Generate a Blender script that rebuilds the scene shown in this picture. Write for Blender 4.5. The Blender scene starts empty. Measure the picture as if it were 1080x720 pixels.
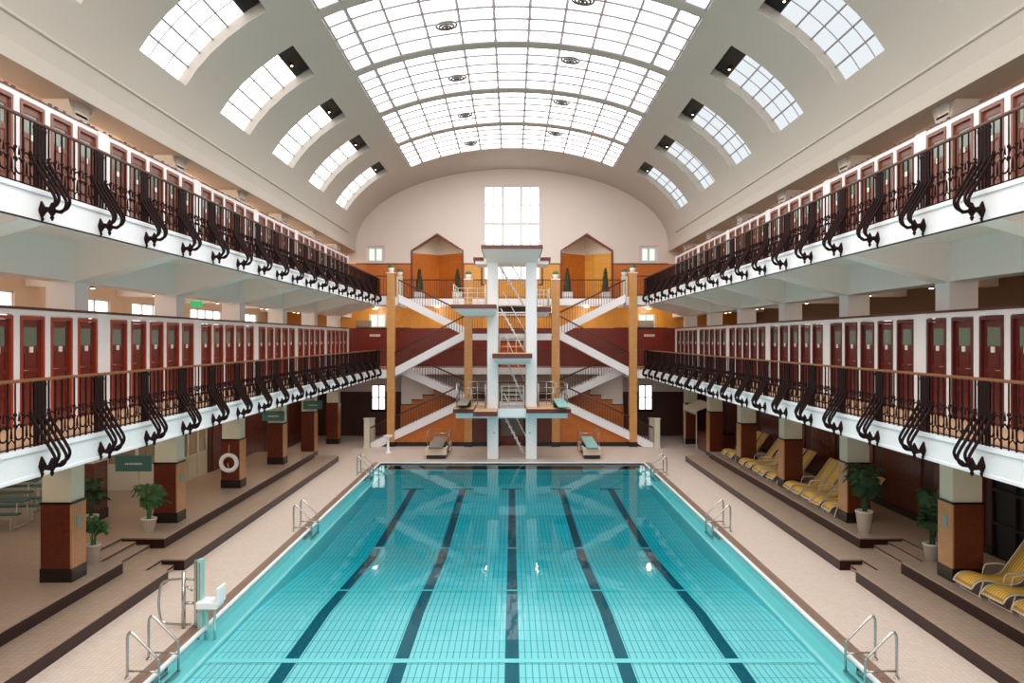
import bpy, bmesh, math, random
from math import sin, cos, pi, sqrt
from mathutils import Vector, Matrix
random.seed(7)
S = bpy.context.scene
COL = S.collection

# ------------------------------------------------------------------ camera, world, exposure
FPX = 850.0
EYE = 5.73
cam_d = bpy.data.cameras.new('camera')
cam = bpy.data.objects.new('camera', cam_d); COL.objects.link(cam)
cam.location = (0, 0, EYE); cam.rotation_euler = (pi/2, 0, 0)
cam_d.sensor_width = 36; cam_d.lens = FPX/1080*36
cam_d.shift_y = -3/1080
cam_d.clip_end = 300
S.camera = cam
S.view_settings.view_transform = 'Standard'
S.view_settings.look = 'None'
S.view_settings.gamma = 1
S.view_settings.use_curve_mapping = False
S.view_settings.exposure = 0.13
w = bpy.data.worlds.new('world'); S.world = w; w.use_nodes = True
w.node_tree.nodes['Background'].inputs[0].default_value = (0.85, 0.92, 1, 1)
w.node_tree.nodes['Background'].inputs[1].default_value = 1.0
S.cycles.use_denoising = True
S.cycles.max_bounces = 9
S.cycles.diffuse_bounces = 5
S.cycles.glossy_bounces = 4
S.cycles.transparent_max_bounces = 8
SKY_E = 4.2        # daylight through the roof glass
SIDE_L = 2.2       # vault side windows, left
SIDE_R = 0.85      # vault side windows, right (dimmer glass)
WIN_E = 2.0        # end wall and outer wall windows

# ------------------------------------------------------------------ geometry constants
ZC, VA, VB = 10.88, 9.25, 5.25           # vault ellipse
CY = [12.42+5.28*k for k in range(7)]    # column centres along the hall: 12.42 .. 44.1
YW = 47.6                                # end wall
F1, F2 = 4.10, 8.00                      # gallery floors
GX = 7.2                                 # gallery edge
CX = 9.45                                # column inner face
KX = 9.0                                 # cabin front
SL = 0.47                                # gallery fascia depth

# ------------------------------------------------------------------ materials
def lin(c):
    c = c/255
    return c/12.92 if c <= .04045 else ((c+.055)/1.055)**2.4
def rgb(r, g, b): return (lin(r), lin(g), lin(b), 1)
def mat(name, col, rough=.6, metal=0, spec=.5, noise=0, nscale=4, bump=0, emit=0):
    m = bpy.data.materials.new(name); m.use_nodes = True
    nt = m.node_tree; b = nt.nodes['Principled BSDF']
    b.inputs['Base Color'].default_value = col
    b.inputs['Roughness'].default_value = rough
    b.inputs['Metallic'].default_value = metal
    b.inputs['Specular IOR Level'].default_value = spec
    if emit:
        b.inputs['Emission Color'].default_value = col
        b.inputs['Emission Strength'].default_value = emit
    if noise or bump:
        tc = nt.nodes.new('ShaderNodeTexCoord'); n = nt.nodes.new('ShaderNodeTexNoise')
        n.inputs['Scale'].default_value = nscale; n.inputs['Detail'].default_value = 4
        nt.links.new(tc.outputs['Object'], n.inputs['Vector'])
        if noise:
            mx = nt.nodes.new('ShaderNodeMix'); mx.data_type = 'RGBA'
            mx.inputs[6].default_value = tuple(c*(1-noise) for c in col[:3])+(1,)
            mx.inputs[7].default_value = tuple(min(1, c*(1+noise)) for c in col[:3])+(1,)
            nt.links.new(n.outputs['Fac'], mx.inputs[0])
            nt.links.new(mx.outputs[2], b.inputs['Base Color'])
        if bump:
            bp = nt.nodes.new('ShaderNodeBump'); bp.inputs['Strength'].default_value = bump
            bp.inputs['Distance'].default_value = .02
            nt.links.new(n.outputs['Fac'], bp.inputs['Height']); nt.links.new(bp.outputs[0], b.inputs['Normal'])
    return m
def tile_mat(name, c1, c2, grout, w, h, mortar=.006, rough=.35, plane='XY', off=0.0, spec=.5):
    """tiles: plane picks which object axes the grid runs in"""
    m = bpy.data.materials.new(name); m.use_nodes = True
    nt = m.node_tree; b = nt.nodes['Principled BSDF']
    b.inputs['Roughness'].default_value = rough
    b.inputs['Specular IOR Level'].default_value = spec
    tc = nt.nodes.new('ShaderNodeTexCoord'); sp = nt.nodes.new('ShaderNodeSeparateXYZ'); cb = nt.nodes.new('ShaderNodeCombineXYZ')
    nt.links.new(tc.outputs['Object'], sp.inputs[0])
    if plane == 'WALL':   # x+y along, z up: works on any upright face
        ad = nt.nodes.new('ShaderNodeMath'); ad.operation = 'ADD'
        nt.links.new(sp.outputs[0], ad.inputs[0]); nt.links.new(sp.outputs[1], ad.inputs[1])
        nt.links.new(ad.outputs[0], cb.inputs[0]); nt.links.new(sp.outputs[2], cb.inputs[1])
    else:
        nt.links.new(sp.outputs['XYZ'.index(plane[0])], cb.inputs[0]); nt.links.new(sp.outputs['XYZ'.index(plane[1])], cb.inputs[1])
    br = nt.nodes.new('ShaderNodeTexBrick')
    br.offset = off; br.inputs['Scale'].default_value = 1
    br.inputs['Color1'].default_value = c1; br.inputs['Color2'].default_value = c2; br.inputs['Mortar'].default_value = grout
    br.inputs['Mortar Size'].default_value = mortar; br.inputs['Brick Width'].default_value = w; br.inputs['Row Height'].default_value = h
    nt.links.new(cb.outputs[0], br.inputs['Vector']); nt.links.new(br.outputs['Color'], b.inputs['Base Color'])
    return m
def emit_mat(name, col, e):
    m = bpy.data.materials.new(name); m.use_nodes = True
    nt = m.node_tree; nt.nodes.clear()
    o = nt.nodes.new('ShaderNodeOutputMaterial'); em = nt.nodes.new('ShaderNodeEmission')
    em.inputs[0].default_value = col; em.inputs[1].default_value = e
    nt.links.new(em.outputs[0], o.inputs[0])
    return m

M = {}
M['plaster'] = mat('vault plaster', rgb(194, 185, 174), .85, noise=.03, nscale=.6)
M['lunette'] = mat('end wall plaster', rgb(228, 215, 206), .85, noise=.03, nscale=.5)
M['white'] = mat('white paint', rgb(246, 244, 246), .5)
M['white_wood'] = mat('white lacquer', rgb(240, 236, 236), .4)
M['soffit'] = mat('soffit paint', rgb(250, 245, 240), .7)
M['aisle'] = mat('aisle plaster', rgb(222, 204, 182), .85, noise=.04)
M['aisle_shaded'] = mat('shaded aisle plaster', rgb(120, 96, 78), .85, noise=.04)  # aisle plaster again, with the right side's shade put into its colour
M['deck'] = tile_mat('deck tiles', rgb(224, 205, 192), rgb(216, 197, 184), rgb(198, 179, 166), .1, .1, .006, .45)
M['deck2'] = tile_mat('terrace tiles', rgb(182, 158, 140), rgb(173, 149, 131), rgb(152, 131, 115), .15, .15, .006, .35)
M['curb'] = tile_mat('curb tiles', rgb(150, 120, 104), rgb(140, 110, 94), rgb(118, 94, 80), .12, .12, .008, .4)
M['riser'] = tile_mat('riser tiles', rgb(46, 20, 16), rgb(36, 14, 12), rgb(58, 32, 26), .075, .15, .006, .3, 'WALL', spec=.2)
M['gfloor'] = tile_mat('gallery floor tiles', rgb(224, 178, 140), rgb(214, 168, 130), rgb(180, 140, 110), .15, .15, .006, .5)
M['brown_tile'] = tile_mat('red brown tiles', rgb(106, 47, 30), rgb(96, 41, 26), rgb(84, 35, 22), .15, .075, .003, .25, 'WALL')
M['brown_tile_lit'] = tile_mat('lit brown tiles', rgb(196, 142, 92), rgb(186, 132, 84), rgb(166, 116, 72), .15, .075, .003, .3, 'WALL')  # lighter copy of the brown column tiles, light put into the colour
M['orange_tile'] = tile_mat('orange tiles', rgb(202, 112, 36), rgb(192, 104, 32), rgb(170, 90, 28), .2, .2, .003, .35, 'WALL')
M['pillar_tile'] = tile_mat('pillar ochre tiles', rgb(214, 156, 92), rgb(206, 148, 84), rgb(182, 128, 70), .2, .2, .003, .35, 'WALL')
M['yellow_tile'] = tile_mat('yellow tiles', rgb(226, 160, 66), rgb(220, 152, 58), rgb(196, 134, 50), .2, .2, .003, .35, 'WALL')
M['maroon'] = tile_mat('maroon tiles', rgb(122, 42, 28), rgb(114, 37, 24), rgb(96, 30, 20), .2, .2, .003, .3, 'WALL')
M['dark_panel'] = mat('dark brown panelling', rgb(72, 36, 24), .35, noise=.15, nscale=2)
M['black_base'] = mat('black plinth tiles', rgb(30, 20, 18), .25)
M['cream'] = mat('cream render', rgb(214, 208, 188), .7)
M['iron'] = mat('dark wrought iron', rgb(34, 18, 16), .7, spec=.1)
M['iron_red'] = mat('brown painted rail', rgb(92, 52, 40), .45)
M['handrail'] = mat('brass brown handrail', rgb(150, 98, 62), .35, metal=.2)
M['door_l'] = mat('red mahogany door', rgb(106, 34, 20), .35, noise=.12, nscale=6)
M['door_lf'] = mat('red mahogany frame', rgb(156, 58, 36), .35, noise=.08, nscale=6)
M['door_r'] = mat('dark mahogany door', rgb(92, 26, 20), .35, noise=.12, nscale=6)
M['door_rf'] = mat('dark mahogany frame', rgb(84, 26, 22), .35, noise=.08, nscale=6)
M['door_u'] = mat('upper brown door', rgb(120, 66, 50), .4, noise=.12, nscale=6)
M['door_uf'] = mat('upper brown frame', rgb(136, 84, 66), .4, noise=.08, nscale=6)
M['dark_open'] = mat('dark gap panel', rgb(44, 24, 20), .6)
M['cabin_glass'] = mat('grey green glass', rgb(112, 124, 108), .15)
M['plate'] = mat('white enamel', rgb(238, 228, 216), .4)
M['brass'] = mat('brass', rgb(190, 160, 110), .3, metal=.8)
M['coping'] = mat('dark red coping', rgb(88, 40, 34), .5)
M['muntin'] = mat('grey glazing bars', rgb(160, 152, 154), .5)
M['vent_grey'] = mat('grey vent metal', rgb(112, 108, 106), .6)
M['muntin_w'] = mat('white glazing bars', rgb(226, 224, 222), .5)
M['black'] = mat('black panel', rgb(16, 13, 12), .5)
M['steel'] = mat('stainless steel', rgb(190, 190, 186), .22, metal=.9)
M['teal_sign'] = mat('teal enamel sign', rgb(70, 112, 106), .4)
M['teal_pale'] = mat('pale turquoise paint', rgb(150, 205, 200), .4)
M['red_edge'] = tile_mat('red platform edge tiles', rgb(112, 50, 42), rgb(100, 42, 36), rgb(80, 34, 30), .12, .06, .004, .4, 'WALL')
M['tower'] = mat('tower white paint', rgb(244, 248, 252), .45)
M['platform_top'] = mat('peach platform surface', rgb(222, 180, 140), .6, noise=.06, nscale=8)
M['yellow_slat'] = tile_mat('yellow webbing', rgb(244, 198, 92), rgb(238, 188, 80), rgb(180, 130, 50), 3.0, .075, .012, .6, 'XY')
M['white_tube'] = mat('white tube', rgb(226, 222, 212), .35)
M['pot'] = mat('white ceramic pot', rgb(228, 220, 210), .4)
M['soil'] = mat('potting soil', rgb(50, 34, 24), .9)
M['leaf'] = mat('green leaves', rgb(70, 116, 62), .5, noise=.3, nscale=3)
M['leaf2'] = mat('dark green leaves', rgb(46, 78, 42), .6, noise=.3, nscale=5)
M['notice'] = mat('grey teal notice', rgb(128, 156, 152), .4)
M['grey_sign'] = mat('grey board', rgb(140, 134, 124), .5)
M['orange_seat'] = mat('orange upholstery', rgb(216, 92, 26), .7)
M['skyglass'] = emit_mat('daylit roof glass', (1, .985, .97, 1), SKY_E)
M['sideglass_l'] = emit_mat('daylit side glass', (1, .99, .98, 1), SIDE_L)
M['sideglass_r'] = emit_mat('daylit side glass dim', (.90, .96, 1, 1), SIDE_R)
M['winglass'] = emit_mat('daylit window', (1, .99, .97, 1), WIN_E)
M['near_glow'] = emit_mat('added near wall glow', (1, .99, .98, 1), 7.5)  # added glow behind the camera to brighten surfaces facing it
M['winglass_g'] = emit_mat('daylit window over greenery', (.86, 1, .84, 1), 1.0)
M['lamp'] = emit_mat('warm lamp', (1, .72, .42, 1), 8)
M['exit'] = emit_mat('green exit sign', (.06, .5, .16, 1), .9)

# pool tiles: pale aqua with fine joints, darker lane lines are separate meshes
M['pool'] = tile_mat('pool tiles', rgb(240, 248, 248), rgb(234, 244, 244), rgb(116, 170, 176), .60, .125, .010, .4, 'YX')
M['pool_wall'] = mat('pool wall tiles', rgb(170, 228, 228), .4)
M['lane'] = mat('lane line tiles', rgb(10, 90, 108), .5)
M['pale_band'] = mat('pale tile band', rgb(225, 250, 248), .4)
def water_mat():
    m = bpy.data.materials.new('pool water'); m.use_nodes = True
    nt = m.node_tree; nt.nodes.clear(); L = nt.links
    o = nt.nodes.new('ShaderNodeOutputMaterial')
    tr = nt.nodes.new('ShaderNodeBsdfTransparent'); gl = nt.nodes.new('ShaderNodeBsdfGlossy')
    gl.inputs['Roughness'].default_value = .02
    fr = nt.nodes.new('ShaderNodeFresnel'); fr.inputs['IOR'].default_value = 1.18
    tc = nt.nodes.new('ShaderNodeTexCoord'); n = nt.nodes.new('ShaderNodeTexNoise')
    n.inputs['Scale'].default_value = 1.2; n.inputs['Detail'].default_value = 2
    L.new(tc.outputs['Object'], n.inputs['Vector'])
    b = nt.nodes.new('ShaderNodeBump'); b.inputs['Strength'].default_value = .05; b.inputs['Distance'].default_value = .08
    L.new(n.outputs['Fac'], b.inputs['Height']); L.new(b.outputs[0], gl.inputs['Normal']); L.new(b.outputs[0], fr.inputs['Normal'])
    mx = nt.nodes.new('ShaderNodeMixShader')
    L.new(fr.outputs[0], mx.inputs[0]); L.new(tr.outputs[0], mx.inputs[1]); L.new(gl.outputs[0], mx.inputs[2])
    L.new(mx.outputs[0], o.inputs['Surface'])
    va = nt.nodes.new('ShaderNodeVolumeAbsorption')
    va.inputs['Color'].default_value = (0.0, .775, .815, 1); va.inputs['Density'].default_value = WATER_D
    L.new(va.outputs[0], o.inputs['Volume'])
    return m
WATER_D = 1.2
M['water'] = water_mat()

# ------------------------------------------------------------------ mesh builder
class MB:
    def __init__(s): s.v = []; s.f = []; s.mi = []; s.sm = []; s.mats = []
    def mat(s, m):
        if m not in s.mats: s.mats.append(m)
        s.cur = s.mats.index(m); return s
    cur = 0
    def face(s, idx, smooth=False): s.f.append(idx); s.mi.append(s.cur); s.sm.append(smooth)
    def pts(s, ps): k = len(s.v); s.v += [tuple(p) for p in ps]; return k
    def quad(s, a, b, c, d): k = s.pts([a, b, c, d]); s.face((k, k+1, k+2, k+3)); return s
    def box(s, x0, x1, y0, y1, z0, z1):
        if x0 > x1: x0, x1 = x1, x0
        if y0 > y1: y0, y1 = y1, y0
        if z0 > z1: z0, z1 = z1, z0
        k = s.pts([(x, y, z) for z in (z0, z1) for y in (y0, y1) for x in (x0, x1)])
        for f in ((0, 2, 3, 1), (4, 5, 7, 6), (0, 1, 5, 4), (2, 6, 7, 3), (0, 4, 6, 2), (1, 3, 7, 5)):
            s.face(tuple(k+i for i in f))
        return s
    def prism(s, poly, axis, a, b):
        """poly: 2-D points; axis 'y': (x,z) extruded along y; 'x': (y,z); 'z': (x,y)"""
        def P(p, t):
            return {'y': (p[0], t, p[1]), 'x': (t, p[0], p[1]), 'z': (p[0], p[1], t)}[axis]
        n = len(poly); k = s.pts([P(p, a) for p in poly]+[P(p, b) for p in poly])
        s.face(tuple(k+i for i in range(n))); s.face(tuple(k+n+i for i in reversed(range(n))))
        for i in range(n):
            j = (i+1) % n; s.face((k+i, k+n+i, k+n+j, k+j))
        return s
    def tube(s, path, r, n=6, closed=False, r2=None):
        P = [Vector(p) for p in path]; N = len(P); rings = []
        prev = None
        for i in range(N):
            if closed: t = P[(i+1) % N]-P[i-1]
            else: t = P[min(i+1, N-1)]-P[max(i-1, 0)]
            t.normalize()
            if prev is None:
                up = Vector((0, 0, 1)) if abs(t.z) < .9 else Vector((0, 1, 0))
                u = t.cross(up).normalized()
            else:
                u = (prev-t*prev.dot(t))
                u = u.normalized() if u.length > 1e-6 else t.orthogonal().normalized()
            prev = u; v = t.cross(u)
            rr = r if r2 is None else r+(r2-r)*i/max(1, N-1)
            rings.append(s.pts([P[i]+(u*cos(2*pi*k/n)+v*sin(2*pi*k/n))*rr for k in range(n)]))
        for i in range(N if closed else N-1):
            a = rings[i]; b = rings[(i+1) % N]
            for k in range(n):
                s.face((a+k, a+(k+1) % n, b+(k+1) % n, b+k), n > 4)
        if not closed:
            s.face(tuple(rings[0]+k for k in reversed(range(n)))); s.face(tuple(rings[-1]+k for k in range(n)))
        return s
    def bar(s, a, b, w, h=None):
        return s.tube([a, b], w/2*1.3, 4) if h is None else s
    def lathe(s, prof, n=16, c=(0, 0, 0), smooth=True):
        R = []
        for (r, z) in prof:
            R.append(s.pts([(c[0]+max(r, 1e-4)*cos(2*pi*k/n), c[1]+max(r, 1e-4)*sin(2*pi*k/n), c[2]+z) for k in range(n)]))
        for i in range(len(R)-1):
            for k in range(n): s.face((R[i]+k, R[i]+(k+1) % n, R[i+1]+(k+1) % n, R[i+1]+k), smooth)
        s.face(tuple(R[0]+k for k in reversed(range(n)))); s.face(tuple(R[-1]+k for k in range(n)))
        return s
    def build(s, name, m=None, parent=None, mirror=False, bevel=0):
        me = bpy.data.meshes.new(name)
        vs = [(-x, y, z) for x, y, z in s.v] if mirror else s.v
        me.from_pydata(vs, [], s.f)
        mats = s.mats if s.mats else [m]
        for q in mats: me.materials.append(q)
        me.polygons.foreach_set('material_index', s.mi if s.mats else [0]*len(s.f))
        me.polygons.foreach_set('use_smooth', s.sm)
        b = bmesh.new(); b.from_mesh(me); bmesh.ops.recalc_face_normals(b, faces=b.faces); b.to_mesh(me); b.free()
        me.update()
        o = bpy.data.objects.new(name, me); COL.objects.link(o)
        if parent is not None: o.parent = parent
        if bevel:
            bv = o.modifiers.new('bevel', 'BEVEL'); bv.width = bevel; bv.segments = 2; bv.limit_method = 'ANGLE'
        return o
def struct(o, kind='structure'): o['kind'] = kind; return o
def tag(o, label, cat, group=None, kind='thing'):
    o['label'] = label; o['category'] = cat; o['kind'] = kind
    if group: o['group'] = group
    return o
def empty(name, loc=(0, 0, 0), rz=0):
    o = bpy.data.objects.new(name, None); COL.objects.link(o)
    o.location = loc; o.rotation_euler = (0, 0, rz); o.empty_display_size = .2
    return o
def copy_tree(o, parent=None):
    c = o.copy(); COL.objects.link(c)
    if parent is not None: c.parent = parent
    for ch in [x for x in KIDS.get(o.name, [])]: copy_tree_child(ch, c)
    return c
def copy_tree_child(ch, parent):
    c = ch.copy(); COL.objects.link(c); c.parent = parent
    for g in KIDS.get(ch.name, []): copy_tree_child(g, c)
KIDS = {}
def index_kids(root):
    KIDS[root.name] = [o for o in root.children]
    for o in KIDS[root.name]: index_kids(o)
def smooth_path(ctrl, n=6):
    """Catmull-Rom through control points"""
    P = [Vector(p) for p in ctrl]; P = [P[0]*2-P[1]]+P+[P[-1]*2-P[-2]]; out = []
    for i in range(1, len(P)-2):
        a, b, c, d = P[i-1:i+3]
        for k in range(n):
            t = k/n
            out.append(.5*((2*b)+(c-a)*t+(2*a-5*b+4*c-d)*t*t+(3*b-a-3*c+d)*t**3))
    out.append(P[-2]); return out
def point(parent, loc, watts, col=(1, .80, .58)):
    d = bpy.data.lights.new('bulb_light', 'POINT'); d.energy = watts; d.color = col; d.shadow_soft_size = .12
    o = bpy.data.objects.new('bulb_light', d); COL.objects.link(o); o.parent = parent; o.location = loc
    return o
ORD = ['first', 'second', 'third', 'fourth', 'fifth', 'sixth', 'seventh', 'eighth', 'ninth', 'tenth', 'eleventh', 'twelfth']
SIDE = {-1: 'left', 1: 'right'}

# ------------------------------------------------------------------ floors and pool
PW, PY0, PY1 = 6.07, 4.0, 37.2
WZ = -.05
NB = -8.0        # near end of the hall
m = MB()
for s in (-1, 1):
    m.box(s*PW, s*18.2 if s < 0 else s*13.9, NB, PY1, -.3, 0)
m.box(-PW, PW, NB, PY0, -.3, 0)
m.box(-18.2, 13.9, PY1, YW, -.3, 0)
struct(m.build('floor', M['deck']))
# brown curb round the pool with a pale rim at the water
m = MB()
for s in (-1, 1): m.box(s*(PW+.05), s*(PW+.30), PY0-.3, PY1+.05, 0, .012)
m.box(-PW-.05, PW+.05, PY1+.03, PY1+.2, 0, .012)
struct(m.build('trim_1', M['curb']))
m = MB()
for s in (-1, 1): m.box(s*(PW-.02), s*(PW+.05), PY0, PY1, -.02, .03)
m.box(-PW-.05, PW+.05, PY1-.02, PY1+.05, -.02, .03)
struct(m.build('trim_2', M['white']))
# basin: floor profile along the pool (shallow near the camera, deep under the tower)
prof = [(PY0, -.30), (15.0, -.33), (17.9, -.36), (24.0, -.80), (30.0, -.74), (PY1, -.56)]
def pz(y):
    for (a, za), (b, zb) in zip(prof, prof[1:]):
        if y <= b: return za+(zb-za)*(y-a)/(b-a)
    return prof[-1][1]
m = MB()
ys = sorted(set([p[0] for p in prof]+[PY0+1*k for k in range(34)]))
for a, b in zip(ys, ys[1:]):
    m.quad((-PW, a, pz(a)), (PW, a, pz(a)), (PW, b, pz(b)), (-PW, b, pz(b)))
struct(m.build('pool_floor', M['pool']))
m = MB()
for s in (-1, 1):
    m.box(s*PW, s*(PW+.3), PY0, PY1, -1.1, -.012)
    m.box(s*(PW-.33), s*PW, PY0, PY1, -1.0, -.24)          # underwater ledge
m.box(-PW, PW, PY1, PY1+.3, -1.1, -.012)
m.box(-PW, PW, PY0-.3, PY0, -1.1, -.012)
struct(m.build('pool_walls', M['pool_wall']))
m = MB()
for s in (-1, 1): m.box(s*(PW-.36), s*(PW-.30), PY0, PY1, -.26, -.215)
struct(m.build('pool_ledge_edge', M['pale_band']))
m = MB()
for i in range(5):
    x = (-4.17, -2.085, 0, 2.085, 4.17)[i]
    seq = [y for y in ys if y < 34] + [34.0]
    for a, b in zip(seq, seq[1:]):
        m.quad((x-.13, a, pz(a)+.006), (x+.13, a, pz(a)+.006), (x+.13, b, pz(b)+.006), (x-.13, b, pz(b)+.006))
    m.quad((x-.45, 34, pz(34)+.006), (x+.45, 34, pz(34)+.006), (x+.45, 34.35, pz(34)+.006), (x-.45, 34.35, pz(34)+.006))
struct(m.build('pool_lane_lines', M['lane']))
m = MB()
for y, wd in ((15.05, .2), (19.9, .12), (25.0, .12)):
    m.quad((-5.7, y, pz(y)+.012), (5.7, y, pz(y)+.012), (5.7, y+wd, pz(y+wd)+.012), (-5.7, y+wd, pz(y+wd)+.012))
for s in (-1, 1):
    for (xa, ya, xb, yb) in ((3.2, 15.5, 3.2, 25.5),):
        m.quad((s*xa, ya, pz(ya)+.012), (s*(xa+.035), ya, pz(ya)+.012), (s*(xb+.035), 17.9, pz(17.9)+.012), (s*xb, 17.9, pz(17.9)+.012))
        m.quad((s*xa, 17.9, pz(17.9)+.012), (s*(xa+.035), 17.9, pz(17.9)+.012), (s*(xb+.035), 24, pz(24)+.012), (s*xb, 24, pz(24)+.012))
struct(m.build('pool_cross_bands', M['pale_band']))
m = MB(); m.box(-PW+.001, PW-.001, PY0+.001, PY1-.001, -1.2, WZ)
struct(m.build('water', M['water']))
# terraces: two tiers each side with stair notches
T1X, T2X, T1Z, T2Z = 8.12, 9.07, .27, .54
for s in (-1, 1):
    xo = 18.2 if s < 0 else 13.9
    m = MB()
    # tier one, with a notch at 19.0 .. 19.95
    m.box(s*T1X, s*xo, NB, 19.0, 0, T1Z); m.box(s*(T1X+.55), s*xo, 19.0, 19.95, 0, T1Z)
    m.box(s*T1X, s*xo, 19.95, 37.7, 0, T1Z)
    m.box(s*(T1X+.25), s*(T1X+.55), 19.0, 19.95, 0, T1Z/2)
    # tier two, notch 18.7 .. 21.0
    m.box(s*T2X, s*xo, NB, 18.75, T1Z, T2Z); m.box(s*(T2X+1.1), s*xo, 18.75, 21.0, T1Z, T2Z)
    m.box(s*T2X, s*xo, 21.0, 37.0, T1Z, T2Z)
    m.box(s*(T2X+.72), s*(T2X+1.1), 18.75, 21.0, T1Z, T1Z+.18)
    m.box(s*(T2X+.36), s*(T2X+.72), 18.75, 21.0, T1Z, T1Z+.09)
    struct(m.build('terrace_'+SIDE[s], M['deck2']))
    m = MB(); e = .012; g = .035
    def riser(x, y0, y1, z0, z1):
        m.box(s*(x-e), s*(x+.002), y0-e, y1+e, z0, z1-g)
    riser(T1X, NB, 19.0, 0, T1Z); riser(T1X, 19.95, 37.7, 0, T1Z)
    riser(T2X, NB, 18.75, T1Z, T2Z); riser(T2X, 21.0, 37.0, T1Z, T2Z)
    m.box(s*T1X, s*(T1X+.55), 19.94, 19.95, 0, T1Z-g); m.box(s*T2X, s*(T2X+1.1), 20.99, 21.0, T1Z, T2Z-g)
    m.box(s*T1X, s*xo, 37.7, 37.71, 0, T1Z-g); m.box(s*T2X, s*xo, 37.0, 37.01, T1Z, T2Z-g)
    for k, x in enumerate((T2X+.36, T2X+.72, T2X+1.1)):
        m.box(s*(x-.012), s*x, 18.75, 21.0, T1Z+.09*(k+1)-.04, T1Z+.09*(k+1)-.012)
    m.box(s*(T1X+.24), s*(T1X+.25), 19.0, 19.95, T1Z/2-.045, T1Z/2-.012)
    m.box(s*(T1X+.54), s*(T1X+.55), 19.0, 19.95, T1Z-.045, T1Z-.012)
    struct(m.build('trim_%d' % (3 if s < 0 else 4), M['riser']))

# ------------------------------------------------------------------ vault
def vp(t, off=0.0, y=0):
    """point on the vault profile; the last bay leans into the lower end arch"""
    k = max(0, min(1, (y-44.9)/(YW-44.9)))
    a = VA+(9.24-VA)*k; b = VB+(4.48-VB)*k; zc = ZC+(11.27-ZC)*k
    n = Vector((cos(t)/a, sin(t)/b)).normalized()
    return (a*cos(t)+n.x*off, y, zc+b*sin(t)+n.y*off)
TW0, TWB, TW1, TS = .32, .699, .776, .925
SY = [c+.3 for c in CY]; SY = [SY[0]-5.28*3, SY[0]-5.28*2, SY[0]-5.28]+SY      # rib lines over the skylight
WY = [(15.06-5.28*k, ) for k in range(0)]
BAYS = [(CY[0]-5.28*3+5.28*k, CY[0]-5.28*2+5.28*k) for k in range(9)]   # column-to-column bays
ts = sorted(set([0, .1, .2, TW0, .41, .50, .60, TWB, TW1, .85, TS]+[TS+(pi-2*TS)*k/22 for k in range(23)]))
ts = [t for t in ts if t <= pi/2+1e-6]
ts = sorted(set([round(t, 6) for t in ts]+[round(pi-t, 6) for t in ts]))
yb = {NB, YW, 44.62, 45.6, 46.6}
for (a, b) in BAYS:
    c = (a+b)/2; yb |= {round(c-1.35, 4), round(c+1.35, 4)}
for y in SY: yb |= {round(y-.22, 4), round(y+.22, 4)}
yb = sorted(y for y in yb if NB <= y <= YW)
def in_hole(t, y):
    tt = min(t, pi-t)
    if TW0 < tt < TW1:
        for (a, b) in BAYS:
            if abs(y-(a+b)/2) < 1.35: return True
    if tt > TS and y < SY[-1]-.22:
        if min(abs(y-q) for q in SY) > .22 and y > SY[0]: return True
    return False
m = MB()
idx = {}
for i, t in enumerate(ts):
    for j, y in enumerate(yb): idx[i, j] = m.pts([vp(t, 0, y)])
for i in range(len(ts)-1):
    for j in range(len(yb)-1):
        if not in_hole((ts[i]+ts[i+1])/2, (yb[j]+yb[j+1])/2):
            m.face((idx[i, j], idx[i+1, j], idx[i+1, j+1], idx[i, j+1]), True)
def reveal(t0, t1, y0, y1, d, n=10):
    T = [t0+(t1-t0)*k/n for k in range(n+1)]
    for y in (y0, y1):
        for a, b in zip(T, T[1:]): m.quad(vp(a, 0, y), vp(b, 0, y), vp(b, d, y), vp(a, d, y))
    for t in (t0, t1): m.quad(vp(t, 0, y0), vp(t, 0, y1), vp(t, d, y1), vp(t, d, y0))
for (a, b) in BAYS:
    c = (a+b)/2
    reveal(TW0, TW1, c-1.35, c+1.35, .30); reveal(pi-TW1, pi-TW0, c-1.35, c+1.35, .30)
for a, b in zip(SY, SY[1:]): reveal(TS, pi-TS, a+.22, b-.22, .12, 22)
# mouldings round each side window and the long cornice
for s in (0, 1):
    for tm, rr in ((.15, .045),):
        m.tube([vp(tm if s == 0 else pi-tm, 0, NB), vp(tm if s == 0 else pi-tm, 0, 44.9)], rr, 6)
struct(m.build('ceiling', M['plaster']))
# skylight bays
wn = 1
full = pi-2*TS
cuts = [0, .75]+[.75+1.06*k for k in range(1, 10)]; tot = cuts[-1]+.75; cuts = cuts[1:]
for a, b in zip(SY, SY[1:]):
    y0, y1 = a+.22, b-.22
    root = struct(empty('window_%d' % wn, (0, (y0+y1)/2, 0))); wn += 1; oy = (y0+y1)/2
    m = MB(); N = 22
    for k in range(N):
        p = [vp(TS+full*k/N, .12, y0-oy), vp(TS+full*(k+1)/N, .12, y0-oy), vp(TS+full*(k+1)/N, .12, y1-oy), vp(TS+full*k/N, .12, y1-oy)]
        m.quad(*p)
    m.build('pane', M['skyglass'], root)
    m = MB()
    for i, c in enumerate(cuts):
        t = TS+full*c/tot; wd = .075 if i in (0, len(cuts)-1) else .05
        m.tube([vp(t, .08, y0-oy), vp(t, .08, y1-oy)], wd, 4)
    for k in range(1, 5):
        y = y0+(y1-y0)*k/5-oy
        m.tube([vp(TS+full*q/22, .085, y) for q in range(23)], .045, 4)
    for t in (TS+.006, pi-TS-.006): m.tube([vp(t, .03, y0-oy), vp(t, .03, y1-oy)], .045, 4)
    for y in (y0-oy+.03, y1-oy-.03): m.tube([vp(TS+full*q/22, .03, y) for q in range(23)], .04, 4)
    m.build('glazing_bars', M['muntin'], root)
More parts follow.
